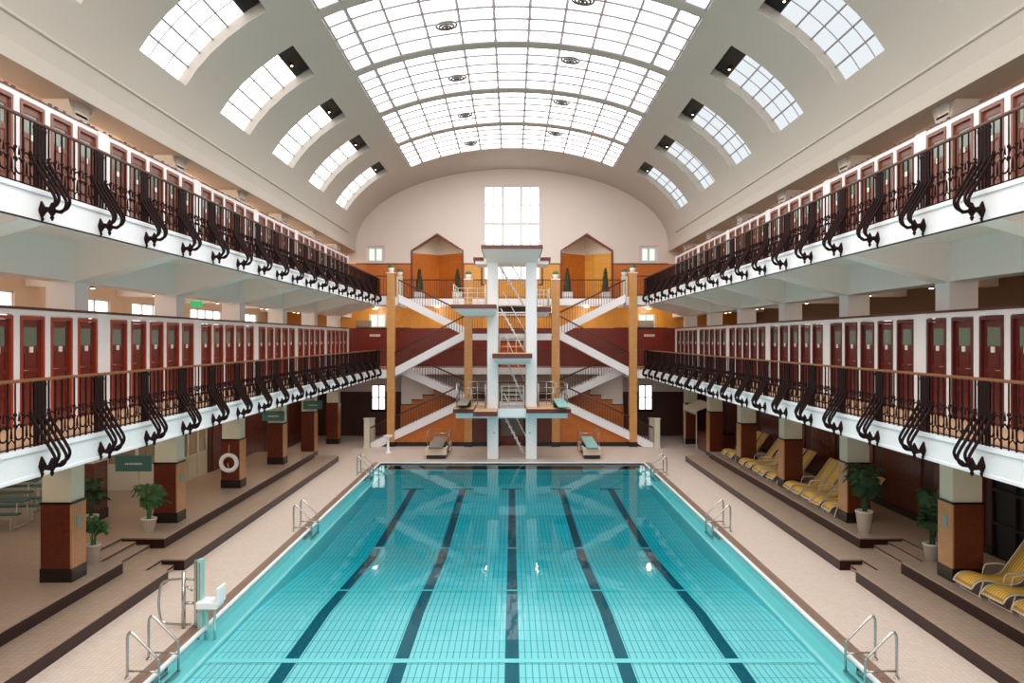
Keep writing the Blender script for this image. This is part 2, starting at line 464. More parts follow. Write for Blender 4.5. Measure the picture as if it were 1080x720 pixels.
# side windows with a dark louvre at the head
for (a, b) in BAYS:
    for s in (1, -1):
        c = (a+b)/2; root = struct(empty('window_%d' % wn, (0, c, 0))); wn += 1
        f = (lambda t: t) if s > 0 else (lambda t: pi-t)
        m = MB(); n = 8
        for k in range(n):
            t0 = TW0+(TWB-TW0)*k/n; t1 = TW0+(TWB-TW0)*(k+1)/n
            m.quad(vp(f(t0), .26, -1.35), vp(f(t1), .26, -1.35), vp(f(t1), .26, 1.35), vp(f(t0), .26, 1.35))
        m.build('pane', M['sideglass_r' if s > 0 else 'sideglass_l'], root)
        m = MB()
        for k in range(1, 5):
            t = TW0+(TWB-TW0)*k/5
            m.tube([vp(f(t), .23, -1.35), vp(f(t), .23, 1.35)], .034, 4)
        for y in (-.45, .45): m.tube([vp(f(TW0+(TWB-TW0)*k/6), .235, y) for k in range(7)], .016, 4)
        m.build('glazing_bars', M['muntin'], root)
        m = MB()
        m.quad(vp(f(TWB), .28, -1.35), vp(f(TW1), .28, -1.35), vp(f(TW1), .28, 1.35), vp(f(TWB), .28, 1.35))
        for k in range(7):
            t = TWB+(TW1-TWB)*(k+.5)/7
            m.tube([vp(f(t), .24, -1.3), vp(f(t), .24, 1.3)], .015, 4)
        m.build('louvre', M['black'], root)
# lamps behind the louvres
lampn = 0
for i, (a, b) in enumerate(BAYS):
    for s in (1, -1):
        c = (a+b)/2
        if c < 14: continue
        t = (TWB+TW1)/2-.02; t = t if s > 0 else pi-t
        p = vp(t, .16, c+(.55 if s > 0 else .2))
        root = empty('floodlight', p)
        m = MB(); m.lathe([(.05, .09), (.06, .06), (.07, 0)], 10); m.build('housing', M['black'], root)
        m = MB(); m.lathe([(.03, -.02), (.04, -.001)], 10); m.build('lens', M['lamp'], root)
        tag(root, 'small warm floodlight in the dark louvre, %s roof window of the %s bay' % (SIDE[s], ORD[max(0, i-3)]), 'lamp', 'floodlights in the roof windows')
# round vents hanging in the skylight
first = None
for k in range(8):
    for s, dy in ((-1, 3.4), (1, 1.4)):
        y = 12.42+5.28*(k-1)+dy
        if y > 44: continue
        t = math.acos(2.15/VA); tt = t if s > 0 else pi-t
        p = vp(tt, -.02, y)
        if first is None:
            first = empty('ceiling_vent', (0, 0, 0))
            m = MB()
            for r, zz in ((.34, .0), (.235, -.03), (.13, -.06)):
                m.tube([(r*cos(2*pi*q/24), r*sin(2*pi*q/24), zz) for q in range(24)], .034, 6, closed=True)
            m.box(-.34, .34, -.01, .01, -.02, 0); m.box(-.01, .01, -.34, .34, -.02, 0)
            m.build('ring', M['vent_grey'], first)
            m = MB(); m.lathe([(.05, -.08), (.07, -.02), (.03, .12)], 12); m.build('hub', M['vent_grey'], first)
            index_kids(first); o = first
        else: o = copy_tree(first)
        o.location = p; o.rotation_euler = (0, s*math.radians(7.7), 0)
        tag(o, 'round grey vent in the roof glass, %s of centre, %s pane field' % (SIDE[s], ORD[k]), 'vent', 'round vents in the roof glass')

# ------------------------------------------------------------------ side construction (columns, beams, galleries, cabins)
for s in (-1, 1):
    xo = 13.7
    # top beam under the vault and aisle ceiling
    m = MB()
    m.box(s*(VA-.03), s*(VA+.75), NB, YW, ZC-.01, ZC+.5)
    m.box(s*(VA-.06), s*(VA+.78), NB, YW, ZC-.03, ZC+.06)
    struct(m.build('beam_top_'+SIDE[s], M['plaster']))
    m = MB(); m.box(s*(VA+.7), s*(xo+.2), NB, YW, ZC+.02, ZC+.2)
    for c in CY: m.box(s*CX, s*xo, c-.25, c+.25, ZC-.3, ZC)
    struct(m.build('ceiling_aisle_'+SIDE[s], M['aisle']))
    # upper columns (cabin top to beam)
    for k, c in enumerate(CY):
        m = MB()
        m.box(s*CX, s*(CX+.62), c-.29, c+.29, F2, ZC-.25)
        m.prism([(s*CX, ZC-.2), (s*(CX-.06), ZC-.02), (s*(CX+.62), ZC-.02), (s*(CX+.62), ZC-.2)], 'y', c-.29, c+.29)
        m.prism([(c-.29, ZC-.4), (c-.5, ZC-.02), (c+.5, ZC-.02), (c+.29, ZC-.4)], 'x', s*(CX+.02), s*(CX+.6))
        struct(m.build('pillar_upper_'+SIDE[s], M['plaster']))
        m = MB(); m.box(s*CX, s*(CX+.62), c-.29, c+.29, F1, F2-SL)
        struct(m.build('pillar_middle_'+SIDE[s], M['white']))
    # galleries
    for F, nm in ((F1, 'lower'), (F2, 'upper')):
        xx = 18.2 if (F == F1 and s < 0) else xo+.2
        m = MB(); m.mat(M['soffit'])
        m.box(s*(GX+.06), s*xx, NB, 42.8, F-.2, F-.03)
        # cantilever brackets and the long beam at the column line
        for c in CY+[CY[0]-5.28]:
            m.prism([(s*(GX+.12), F-SL+.02), (s*(GX+.12), F-.15), (s*(CX+.1), F-.15), (s*(CX+.1), F-1.05), (s*CX, F-1.05)], 'y', c-.3, c+.3)
            m.box(s*(CX+.6), s*xo, c-.3, c+.3, F-.8, F-.15)
        m.box(s*(CX+.02), s*(CX+.55), NB, YW, F-1.03, F-.15)
        struct(m.build('gallery_slab_%s_%s' % (nm, SIDE[s]), None))
        m = MB()
        m.box(s*GX, s*(GX+.16), NB, 42.7, F-SL, F-.02)
        m.box(s*(GX-.03), s*(GX+.1), NB, 42.7, F-.07, F)
        m.box(s*(GX-.015), s*(GX+.1), NB, 42.7, F-SL, F-SL+.05)
        struct(m.build('gallery_fascia_%s_%s' % (nm, SIDE[s]), M['white']))
        m = MB(); m.box(s*(GX+.1), s*xx, NB, 42.7, F-.02, F)
        struct(m.build('floor_gallery_%s_%s' % (nm, SIDE[s]), M['gfloor'] if F == F1 else M['deck2']))
        # landing slabs beside the stairs
        m = MB(); m.mat(M['white']); m.box(s*6.25, s*(xo+.2), 42.8, YW, F-SL, F-.02); m.mat(M['gfloor']); m.box(s*6.25, s*(xo+.2), 42.8, YW, F-.02, F)
        struct(m.build('landing_%s_%s' % (nm, SIDE[s]), None))
        # cabin front wall with openings
        H = 2.17 if F == F1 else 2.24
        DH = 2.05 if F == F1 else 2.12
        m = MB()
        yy0 = CY[0]+.36
        m.box(s*KX, s*(KX+.1), NB, CY[-1]+.3, F+DH+.02, F+H)
        doors = []
        for b in range(6):
            c = CY[b]
            if b == 0: m.box(s*KX, s*(KX+.1), NB, c+.36, F, F+DH+.02)
            for d in range(5):
                y0 = c+.36+.98*d; doors.append((b, d, y0))
                y1 = y0+.76
                nxt = y0+.98 if d < 4 else (CY[b+1]+.36 if b < 5 else CY[-1]+.3)
                m.box(s*KX, s*(KX+.1), y1, nxt, F, F+DH+.02)
            # flat pilaster at each column line
            m.box(s*(KX-.03), s*KX, CY[b+1]-.22, CY[b+1]+.22, F, F+H)
        # cabin partitions and backs, so that they have depth
        m.box(s*(KX+1.15), s*(KX+1.2), NB, CY[-1]+.3, F, F+H-.05) if False else None
        m.box(s*KX, s*CX, CY[-1]+.2, CY[-1]+.3, F, F+H)
        struct(m.build('wall_cabins_%s_%s' % (nm, SIDE[s]), M['white_wood']))
        m = MB(); m.box(s*(KX-.02), s*(KX+.25), NB, CY[-1]+.3, F+H, F+H+(.05 if F == F1 else .015))
        for k in range(150):
            y = 11+k*.235+random.uniform(-.05, .05)
            if y > CY[-1]: break
            if F == F2: m.box(s*(KX+.02), s*(KX+.05), y, y+.09, F+H+.01, F+H+random.uniform(.03, .08))
        struct(m.build('trim_coping_%s_%s' % (nm, SIDE[s]), M['coping']))
# changing cabins: one prototype per look
def make_cabin(s, F, md, mf, hh):
    root = empty('changing_cabin')
    W = .76
    m = MB()
    fw = .065
    m.box(s*-.02, s*.09, 0, fw, 0, hh); m.box(s*-.02, s*.09, W-fw, W, 0, hh); m.box(s*-.02, s*.09, fw, W-fw, hh-fw, hh)
    m.build('door_frame', mf, root)
    door_e = MB()
    a, b = fw+.004, W-fw-.004
    d0, d1 = s*.03, s*.07
    st = .09
    gz0, gz1 = hh-.56, hh-.20
    door_e.box(d0, d1, a, a+st, 0.01, hh-fw-.005); door_e.box(d0, d1, b-st, b, .01, hh-fw-.005)
    for z0, z1 in ((.01, .2), (.58, .66), (.98, 1.06), (gz0-.1, gz0), (gz1, hh-fw-.005)):
        door_e.box(d0, d1, a+st, b-st, z0, z1)
    door_e.box(s*.045, s*.06, a+st, b-st, .2, gz0)
    for z0, z1 in ((.24, .54), (.70, .94), (1.10, gz0-.14)):
        door_e.box(s*.036, s*.05, a+st+.04, b-st-.04, z0, z1)
    d = door_e.build('door', md, root)
    m = MB(); m.box(s*.045, s*.06, a+st, b-st, gz0, gz1); m.build('window_pane', M['cabin_glass'], d)
    m = MB(); m.box(s*.012, s*.03, W/2-.055, W/2+.055, gz0-.12, gz0-.01); m.build('number_plate', M['plate'], d)
    m = MB(); hy = fw+.05
    m.box(s*.022, s*.03, hy-.02, hy+.02, .95, 1.12); m.tube([(s*.03, hy, 1.04), (s*-.02, hy, 1.04), (s*-.02, hy+.11, 1.04)], .009, 6)
    m.build('handle', M['brass'], d)
    index_kids(root)
    return root
for s in (-1, 1):
    for F, nm in ((F1, 'lower'), (F2, 'upper')):
        if F == F1:
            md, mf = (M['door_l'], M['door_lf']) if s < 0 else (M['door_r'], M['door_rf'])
            desc = 'red mahogany' if s < 0 else 'dark maroon'
        else: md, mf = M['door_u'], M['door_uf']; desc = 'brown wooden'
        proto = make_cabin(s, F, md, mf, 2.05 if F == F1 else 2.12)
        n = 0
        for b in range(6):
            for d in range(5):
                y = CY[b]+.36+.98*d
                o = proto if n == 0 else copy_tree(proto)
                o.location = (s*KX, y, F); n += 1
                o['label'] = '%s cabin door, %s %s gallery, %s of five in the %s run' % (desc, nm, SIDE[s], ORD[d], ORD[b])
                o['category'] = 'changing cabin'; o['kind'] = 'thing'
                o['group'] = 'changing cabins along the %s %s gallery' % (nm, SIDE[s])

# ------------------------------------------------------------------ gallery railings
BP = CY[0]-.1; PITCH = 5.28/3
def panel_mesh(s):
    """one bay of ironwork between two posts, local y 0..PITCH, x=0 plane, z from floor"""
    m = MB(); n = 9
    ysb = [PITCH*(k+.5)/n for k in range(n)]
    lo, hi = .20, PITCH-.02
    ysb = [.24+(PITCH-.30)*(k)/(n-1) for k in range(n)]
    for k, y in enumerate(ysb):
        m.tube([(0, y, .0), (0, y, 1.0)], .014 if k % 2 else .018, 4)
    dy = ysb[1]-ysb[0]
    for k in range(n-1):
        y0 = ysb[k]; ym = y0+dy/2
        if k % 2 == 0:
            m.tube([(0, y0, .34)]+[(0, ym-cos(pi*q/6)*dy/2, .40+sin(pi*q/6)*.09) for q in range(7)]+[(0, y0+dy, .34)], .016, 4)
            m.tube([(0, ym, .18), (0, ym, .30), (0, ym, .36)], .022, 4, r2=.006)
            m.tube([(0, y0, .1), (0, ym, .17), (0, y0+dy, .1)], .014, 4)
        else:
            m.tube([(0, y0, .18)]+[(0, ym-cos(pi*q/6)*dy/2, .22-sin(pi*q/6)*.07) for q in range(7)]+[(0, y0+dy, .18)], .016, 4)
            m.tube([(0, y0, .30), (0, ym, .38), (0, y0+dy, .30)], .014, 4)
            m.tube([(0, ym, .42), (0, ym, .5), (0, ym, .56)], .02, 4, r2=.004)
    for k in range(n):
        for z in (.36, .52):
            m.lathe([(.006, -.05), (.034, 0), (.006, .05)], 4, (0, ysb[k], z), False)
    m.tube([(0, 0.0, .03), (0, PITCH, .03)], .012, 4)
    return m
def post_mesh(s):
    m = MB()
    for k in range(4):
        y = -.13+.09*k
        m.box(-.012, .012, y-.02, y+.02, 0, 1.0)
    m.box(-.015, .015, -.16, .17, .9, .95); m.box(-.015, .015, -.16, .17, .42, .47)
    m.box(-.008, .008, -.15, .16, .47, .9)
    return m
def bracket_mesh(s):
    """four bars leaning out over the pool and hooking back to the fascia; local x<0 is outward for s=+1"""
    m = MB()
    for k in range(4):
        y = -.22+.15*k
        hook = .11 if k % 2 == 0 else .07
        ctrl = [(0.0, y, .50), (-.015, y, .44), (-.10, y, .29), (-.22, y, .09), (-.335, y, -.10), (-.365, y, -.19), (-.335, y, -.28), (-.27, y, -.32), (-.20, y, -.31)]
        if k in (1, 3): ctrl = [(0.0, y, .50), (-.015, y, .44), (-.10, y, .29), (-.22, y, .09), (-.315, y, -.07), (-.335, y, -.15), (-.305, y, -.23), (-.25, y, -.27), (-.20, y, -.30)]
        m.tube([(s*x, yy, z) for x, yy, z in smooth_path(ctrl, 3)], .027, 6)
    m.tube([(s*-.20, -.24, -.31), (s*-.20, .24, -.31)], .022, 6)
    m.tube([(s*-.28, 0, -.32), (s*.0, 0, -.32)], .022, 6)
    return m
def finial_mesh(s):
    m = MB()
    for x, q in ((-.03, 1.15), (-.19, 1.0)):
        m.lathe([(.01, -.15*q), (.035*q, -.10*q), (.02*q, -.08*q), (.07*q, 0), (.045*q, .06*q), (.012, .13*q)], 8, (s*x, 0, -.32))
    return m
for s in (-1, 1):
    pm, po, br, fi = (f(s) for f in (panel_mesh, post_mesh, bracket_mesh, finial_mesh))
    for F, nm in ((F1, 'lower'), (F2, 'upper')):
        root = empty('gallery_railing', (s*(GX+.02), 0, F))
        y0 = BP-2*PITCH
        tag(root, 'dark wrought iron railing with hooked brackets along the %s gallery on the %s' % (nm, SIDE[s]), 'railing', 'gallery railings')
        m = MB(); m.tube([(0, y0, 1.0), (0, 42.7, 1.0)], .02, 8); m.box(-.026, .026, y0, 42.7, 1.0, 1.03)
        m.build('handrail', M['handrail'] if F == F1 else M['iron_red'], root)
        n = int((42.7-y0)/PITCH)+1
        protos = None
        for k in range(n):
            y = y0+k*PITCH
            if protos is None:
                mi = M['iron']
                protos = [pm.build('ironwork_panel', mi, root), po.build('post', mi, root), br.build('bracket', mi, root)]
                protos.append(fi.build('finial', mi, protos[2]))
                a, b, c, d = protos
            else:
                a, b, c = (q.copy() for q in protos[:3]); d = protos[3].copy()
                for q in (a, b, c, d): COL.objects.link(q)
                d.parent = c
            a.location = (0, y, 0); b.location = (0, y, 0); c.location = (0, y, 0)

# ------------------------------------------------------------------ ground floor columns
colproto = {}
for s in (-1, 1):
    for k, c in enumerate(CY):
        zb = T2Z if c < 37 else 0
        root = empty('tiled_column', (s*(CX+.31-(.05 if k == 1 else 0)), c-(.25 if k == 1 else 0), zb))
        h = 2.2-zb
        m = MB(); m.box(-.345, .345, -.305, .305, 0, .29); m.build('plinth', M['black_base'], root)
        m = MB(); m.mat(M['brown_tile']); m.box(-.33, .33, -.29, .29, .29, h)
        m.mat(M['brown_tile_lit']); m.box(-s*.30, -s*.335, -.292, .292, .29, h)  # face towards the hall painted lighter, as lit
        m.build('tiled_shaft', None, root)
        m = MB(); m.box(-.34, .34, -.30, .30, h, h+.045); m.build('band', M['black_base'], root)
        m = MB(); m.box(-.31, .31, -.27, .27, h+.045, F1-.5-zb); m.build('upper_shaft', M['cream'], root)
        if k in (1, 2):
            m = MB(); m.box(-s*.335, -s*.35, -.1, .06, 1.12, 1.38); p = m.build('notice', M['notice'], root)
        where = ['below the camera end', 'nearest the camera', 'second from the camera', 'third from the camera', 'fourth from the camera', 'fifth from the camera', 'next to the end wall'][k]
        tag(root, 'square red-brown tiled column with cream top on the %s side, %s' % (SIDE[s], where), 'column', 'ground floor columns')

# ------------------------------------------------------------------ end wall
def cells(m, xs, zs, y0, y1, holes):
    xs = sorted(set(xs+[h[0] for h in holes if xs[0] < h[0] < xs[-1]]+[h[1] for h in holes if xs[0] < h[1] < xs[-1]]))
    zs = sorted(set(zs+[h[2] for h in holes if zs[0] < h[2] < zs[-1]]+[h[3] for h in holes if zs[0] < h[3] < zs[-1]]))
    for a, b in zip(xs, xs[1:]):
        for c, d in zip(zs, zs[1:]):
            X = (a+b)/2; Z = (c+d)/2
            if any(h[0] < X < h[1] and h[2] < Z < h[3] for h in holes): continue
            m.box(a, b, y0, y1, c, d)
WB = (-1.65, 1.65, 9.2, 14.75)                       # big window
WU = [(s*8.08-.53, s*8.08+.53, 10.2, 11.2) for s in (-1, 1)]
WM = [(s*7.95-.5, s*7.95+.5, 6.38, 7.2) for s in (-1, 1)]
WG = [(s*7.9-.42, s*7.9+.42, 1.5, 3.0) for s in (-1, 1)]
NI = [(-5.97, -2.86), (2.86, 5.97)]                  # niches
NE, NA = 10.94, 11.95
holes = [WB]+WU+WM+WG+[(a, b, F2, NA) for a, b in NI]
m = MB(); m.mat(M['lunette']); cells(m, [-10, 10], [10.15, 17.2], YW, YW+.35, holes)
for a, b in NI:
    c = (a+b)/2
    m.prism([(a, NE), (c, NA), (a, NA)], 'y', YW, YW+.35); m.prism([(b, NE), (c, NA), (b, NA)], 'y', YW, YW+.35)
m.mat(M['yellow_tile']); cells(m, [-2.8, 2.8], [F2, 10.15], YW, YW+.3, holes)
m.mat(M['orange_tile']); cells(m, [-14, -2.8], [F2, 10.15], YW, YW+.3, holes); cells(m, [2.8, 14], [F2, 10.15], YW, YW+.3, holes)
m.mat(M['lunette']); cells(m, [-14, -10], [10.15, 11.2], YW, YW+.3, []); cells(m, [10, 14], [10.15, 11.2], YW, YW+.3, [])
m.mat(M['yellow_tile']); cells(m, [-14, 14], [6.35, F2], YW, YW+.3, holes)
m.mat(M['maroon']); cells(m, [-14, 14], [F1, 6.35], YW, YW+.3, holes)
m.mat(M['lunette']); cells(m, [-18.2, 14], [2.6, F1], YW, YW+.3, holes)
m.mat(M['dark_panel']); cells(m, [-18.2, 14], [0, 2.6], YW, YW+.3, holes)
struct(m.build('wall_end', None))
m = MB()
m.box(-9.2, -5.97, YW-.03, YW, 10.13, 10.18); m.box(5.97, 9.2, YW-.03, YW, 10.13, 10.18)
m.box(-2.86, -1.75, YW-.03, YW, 10.13, 10.18); m.box(2.86, 1.75, YW-.03, YW, 10.13, 10.18)
for s in (-1, 1):
    m.box(s*1.75, s*1.83, YW-.03, YW, 8.95, 10.18); m.box(s*1.55, s*1.83, YW-.03, YW, 8.88, 8.96)
    m.box(s*6, s*9.2, YW-.03, YW, 6.32, 6.38)
struct(m.build('trim_5', M['dark_panel']))
for i, (a, b) in enumerate(NI):
    c = (a+b)/2; D = 1.3
    m = MB(); m.mat(M['orange_tile'])
    m.quad((a, YW+.05, F2), (c, YW+D, F2), (c, YW+D, NE-.15), (a, YW+.05, NE-.15))
    m.mat(M['orange_tile'] if i == 0 else M['yellow_tile'])
    m.quad((b, YW+.05, F2), (c, YW+D, F2), (c, YW+D, NE-.15), (b, YW+.05, NE-.15))
    m.mat(M['aisle'])
    k = m.pts([(a, YW+.05, NE-.15), (b, YW+.05, NE-.15), (c, YW+D, NE-.15), (c, YW+.05, NA), (c, YW+D, NA)])
    m.face((k, k+2, k+4, k+3)); m.face((k+1, k+2, k+4, k+3))
    m.mat(M['deck2']); k = m.pts([(a, YW+.05, F2), (b, YW+.05, F2), (c, YW+D, F2)]); m.face((k, k+1, k+2))
    struct(m.build('wall_niche_'+SIDE[-1 if i == 0 else 1], None))
    m = MB(); t = .09
    m.prism([(a, F2), (a+t, F2), (a+t, NE-.04), (c, NA-.11), (b-t, NE-.04), (b-t, F2), (b, F2), (b, NE), (c, NA), (a, NE)], 'y', YW-.05, YW+.36)
    struct(m.build('trim_%d' % (6+i), M['maroon']))
def rect_window(hole, y, gm, nx, nz, thick_x=(), frame=.05, bw=.03, fm='muntin_w'):
    global wn
    x0, x1, z0, z1 = hole; root = struct(empty('window_%d' % wn, ((x0+x1)/2, y, z0))); wn += 1
    W = (x1-x0)/2; H = z1-z0
    m = MB(); m.quad((-W, .12, 0), (W, .12, 0), (W, .12, H), (-W, .12, H)); m.build('pane', M[gm], root)
    m = MB()
    m.box(-W, -W+frame, .02, .14, 0, H); m.box(W-frame, W, .02, .14, 0, H); m.box(-W+frame, W-frame, .025, .14, 0, frame); m.box(-W+frame, W-frame, .025, .14, H-frame, H)
    for k in range(1, nx):
        x = -W+2*W*k/nx; q = bw*2.2 if k in thick_x else bw
        m.box(x-q, x+q, .06, .115, frame, H-frame)
    for k in range(1, nz):
        z = H*k/nz; q = bw*2.5 if (nz == 5 and k == 3) else bw
        m.box(-W+frame, W-frame, .065, .113, z-q, z+q)
    m.build('frame', M[fm], root)
    m = MB(); m.box(-W-.06, W+.06, -.08, .02, -.06, 0); m.build('sill', M[fm], root)
rect_window(WB, YW+.05, 'winglass', 6, 5, (2, 4), .07, .028, 'muntin_w')
for h in WU: rect_window(h, YW+.05, 'winglass_g', 2, 1, (), .16, .06)
for h in WM: rect_window(h, YW+.05, 'winglass_g', 2, 1, (), .08, .03)
for h in WG: rect_window(h, YW+.05, 'winglass', 2, 2, (), .05, .03, 'iron')

# ------------------------------------------------------------------ end landings, mid landings, walls behind the stairs
m = MB(); m.mat(M['white'])
for F in (F1, F2): m.box(-6.25, 6.25, 45.5, YW, F-.38, F-.02)
m.box(-2.2, 2.2, YW-.25, YW, 7.08, 7.3)
m.mat(M['deck2'])
for F in (F1, F2): m.box(-6.25, 6.25, 45.5, YW, F-.02, F)
struct(m.build('floor_end_landings', None))
m = MB(); m.mat(M['white']); m.box(-2.1, 2.1, 42.75, 44.0, 5.65, 5.98); m.box(-2.1, 2.1, 42.75, 44.0, 2.0, 2.33)
m.mat(M['platform_top']); m.box(-2.1, 2.1, 42.75, 44.0, 5.98, 6.0); m.box(-2.1, 2.1, 42.75, 44.0, 2.33, 2.35)
struct(m.build('floor_mid_landings', None))
# ground wall under the front flights
def stair_z(x): return .47*(7.55-abs(x))
m = MB()
for s in (-1, 1):
    m.mat(M['orange_tile']); m.prism([(s*6.9, .2), (s*2.55, .2), (s*2.55, 1.9), (s*3.4, 1.75), (s*6.9, .22)], 'y', 42.95, 43.1)
    m.mat(M['brown_tile']); m.box(s*.62, s*2.1, 42.95, 43.1, .2, 2.0)
    m.mat(M['black_base']); m.box(s*.62, s*6.9, 42.92, 43.1, 0, .22)
struct(m.build('wall_stair_base', None))
m = MB(); m.mat(M['maroon']); m.box(-.62, .62, 43.3, 43.4, 0, .5); m.mat(M['grey_sign']); m.box(-.62, .62, 43.4, 43.45, .5, 2.0)
struct(m.build('wall_kiosk', None))
# white inner stair wall with the stepped brown dado under the second flight
for s in (-1, 1):
    m = MB(); m.mat(M['lunette'])
    m.prism([(s*6.25, 1.2), (s*2.4, 1.2), (s*2.4, 2.35), (s*6.2, 3.95)], 'y', 45.3, 45.4)
    m.mat(M['orange_tile'])  # brown dado painted orange in place of light falling on it
    for k in range(4):
        x0 = 6.25-.62*k; m.box(s*(x0-.62), s*x0, 45.24, 45.3, .3, 2.0+.27*k)
        m.mat(M['black_base']); m.box(s*(x0-.64), s*(x0+.02), 45.22, 45.31, 2.0+.27*k, 2.05+.27*k); m.mat(M['orange_tile'])
    m.box(s*2.4, s*3.77, 45.24, 45.3, .3, 2.5)
    struct(m.build('wall_stairwell_'+SIDE[s], None))
# orange pillars of the stair screen
for s in (-1, 1):
    for nm, x, w, zt, y in (('outer', 6.43, .40, 9.2, 42.7), ('inner', 2.32, .42, 8.85, 42.7)):
        root = empty('stair_pillar', (s*x, y+.2, 0))
        m = MB(); m.box(-w/2, w/2, -.2, .2, .25, zt); m.build('shaft', M['pillar_tile'], root)
        m = MB(); m.box(-w/2-.02, w/2+.02, -.22, .22, 0, .25); m.build('plinth', M['black_base'], root)
        m = MB(); m.box(-w/2-.03, w/2+.03, -.23, .23, zt, zt+.05); m.build('cap', M['white'], root)
        tag(root, 'tall square ochre tiled stair pillar, %s one of the %s staircase' % (nm, SIDE[s]), 'pillar', 'ochre stair pillars')
# flights
def flight(s, xa, za, xb, zb, y0, y1, label, dark=False):
    """stairs from outer xa,za to inner xb,zb (|x| values)"""
    n = max(6, int(abs(zb-za)/.165)); rise = (zb-za)/n; run = (xb-xa)/n
    root = empty('staircase', (s*(xa+xb)/2, y0, 0)); ox = s*(xa+xb)/2
    m = MB()
    for k in range(n):
        x0 = xa+run*k; z = za+rise*(k+1) if rise > 0 else za+rise*k
        m.box(s*x0-ox, s*(x0+run)-ox, .08, y1-y0-.02, z-.17, z)
    m.build('treads', M['deck2'], root)
    sl = (zb-za)/(xb-xa)
    m = MB()
    for yy in (0, y1-y0-.09):
        m.prism([(s*xa-ox, za-.24), (s*xa-ox, za+.2), (s*xb-ox, zb+.2), (s*xb-ox, zb-.24)], 'y', yy, yy+.09)
    m.build('stringer', M['white'], root)
    m = MB()
    m.prism([(s*xa-ox, za-.25), (s*xa-ox, za-.21), (s*xb-ox, zb-.21), (s*xb-ox, zb-.25)], 'y', .09, y1-y0-.09)
    m.build('soffit', M['white'], root)
    tag(root, label, 'stairs', 'white stair flights')
    rr = empty('stair_railing', (ox, y0+.04, 0))
    m = MB(); nb = int(abs(xb-xa)/.14)
    for k in range(nb+1):
        x = xa+(xb-xa)*k/nb; z = za+(zb-za)*k/nb
        m.box(s*x-ox-.012, s*x-ox+.012, -.012, .012, z+.2, z+1.0)
    m.build('balusters', M['iron_red'], rr)
    m = MB(); m.tube([(s*xa-ox, 0, za+1.0), (s*xb-ox, 0, zb+1.0)], .045, 6); m.build('handrail', M['iron_red'], rr)
    tag(rr, label.replace('flight of stairs', 'stair railing').replace('white ', 'brown '), 'railing', 'brown stair railings')
for s in (-1, 1):
    sd = SIDE[s]
    flight(s, 7.5, 0.0, 2.5, 2.35, 42.75, 43.95, 'white flight of stairs rising from the pool deck towards the tower, %s side' % sd)
    flight(s, 6.2, 4.07, 2.3, 2.35, 44.1, 45.2, 'white flight of stairs climbing outward behind to the lower gallery, %s side' % sd)
    flight(s, 6.2, 4.0, 2.5, 5.95, 42.75, 43.95, 'white flight of stairs rising inward from the lower gallery, %s side' % sd)
    flight(s, 6.2, 7.95, 2.3, 6.0, 44.1, 45.2, 'white flight of stairs climbing outward to the upper gallery, %s side' % sd)
# railings across landings
def rail_run(name, x0, x1, y, z, label, matn='iron_red', h=1.05, sp=.13):
    root = empty(name, ((x0+x1)/2, y, z)); W = (x1-x0)/2
    m = MB(); n = max(2, int(2*W/sp))
    for k in range(n+1):
        x = -W+2*W*k/n; m.box(x-.012, x+.012, -.012, .012, 0, h)
    m.build('balusters', M[matn], root)
    m = MB(); m.tube([(-W, 0, h), (W, 0, h)], .032, 6); m.tube([(-W, 0, .08), (W, 0, .08)], .02, 4); m.build('handrail', M[matn], root)
    tag(root, label, 'railing', 'landing railings')
rail_run('landing_railing', -6.2, 6.2, 45.55, F2, 'brown railing across the top end landing in front of the niches')
rail_run('landing_railing', -2.1, 2.1, 42.8, 6.0, 'brown railing on the high middle landing behind the diving tower')
rail_run('landing_railing', -6.2, 6.2, 45.55, F1, 'brown railing across the lower gallery end landing')
rail_run('landing_railing', -2.1, 2.1, 42.8, 2.35, 'brown railing on the low middle landing behind the diving tower')
for s in (-1, 1):
    for F, nm in ((F1, 'lower'), (F2, 'upper')):
        rail_run('landing_railing', min(s*6.65, s*7.25), max(s*6.65, s*7.25), 42.74, F, 'short brown railing beside the outer stair pillar, %s gallery, %s side' % (nm, SIDE[s]))
# newel posts at the stair foot and drinking fountain
for s in (-1, 1):
    for k, (x, y, h) in enumerate(((7.62, 42.3, 1.5), (7.62, 44.0, 1.35))):
        m = MB(); m.box(-.13, .13, -.13, .13, 0, h); m.box(-.16, .16, -.16, .16, h, h+.06); m.box(-.16, .16, -.16, .16, 0, .1)
        o = m.build('newel_post', M['cream'], bevel=.01); o.location = (s*x, y, 0)
        tag(o, 'pale square stair-foot post, %s one at the %s staircase' % (('front', 'rear')[k], SIDE[s]), 'post', 'stair foot posts')
root = empty('drinking_fountain', (-6.2, 40.3, 0))
m = MB(); m.lathe([(.2, 0), (.2, .04), (.07, .1), (.06, .75)], 16); m.build('pedestal', M['white'], root)
m = MB(); m.lathe([(.06, .75), (.22, .84), (.24, .9), (.2, .9), (.05, .84)], 16); m.build('basin', M['white'], root)
tag(root, 'white pedestal basin standing in front of the left outer stair pillar', 'fountain')
m = MB(); m.box(-2.2, 2.2, YW-.06, YW-.01, 7.3, 7.66); struct(m.build('trim_8', M['black']))  # flat black strip standing in for the shaded recess under the top landing
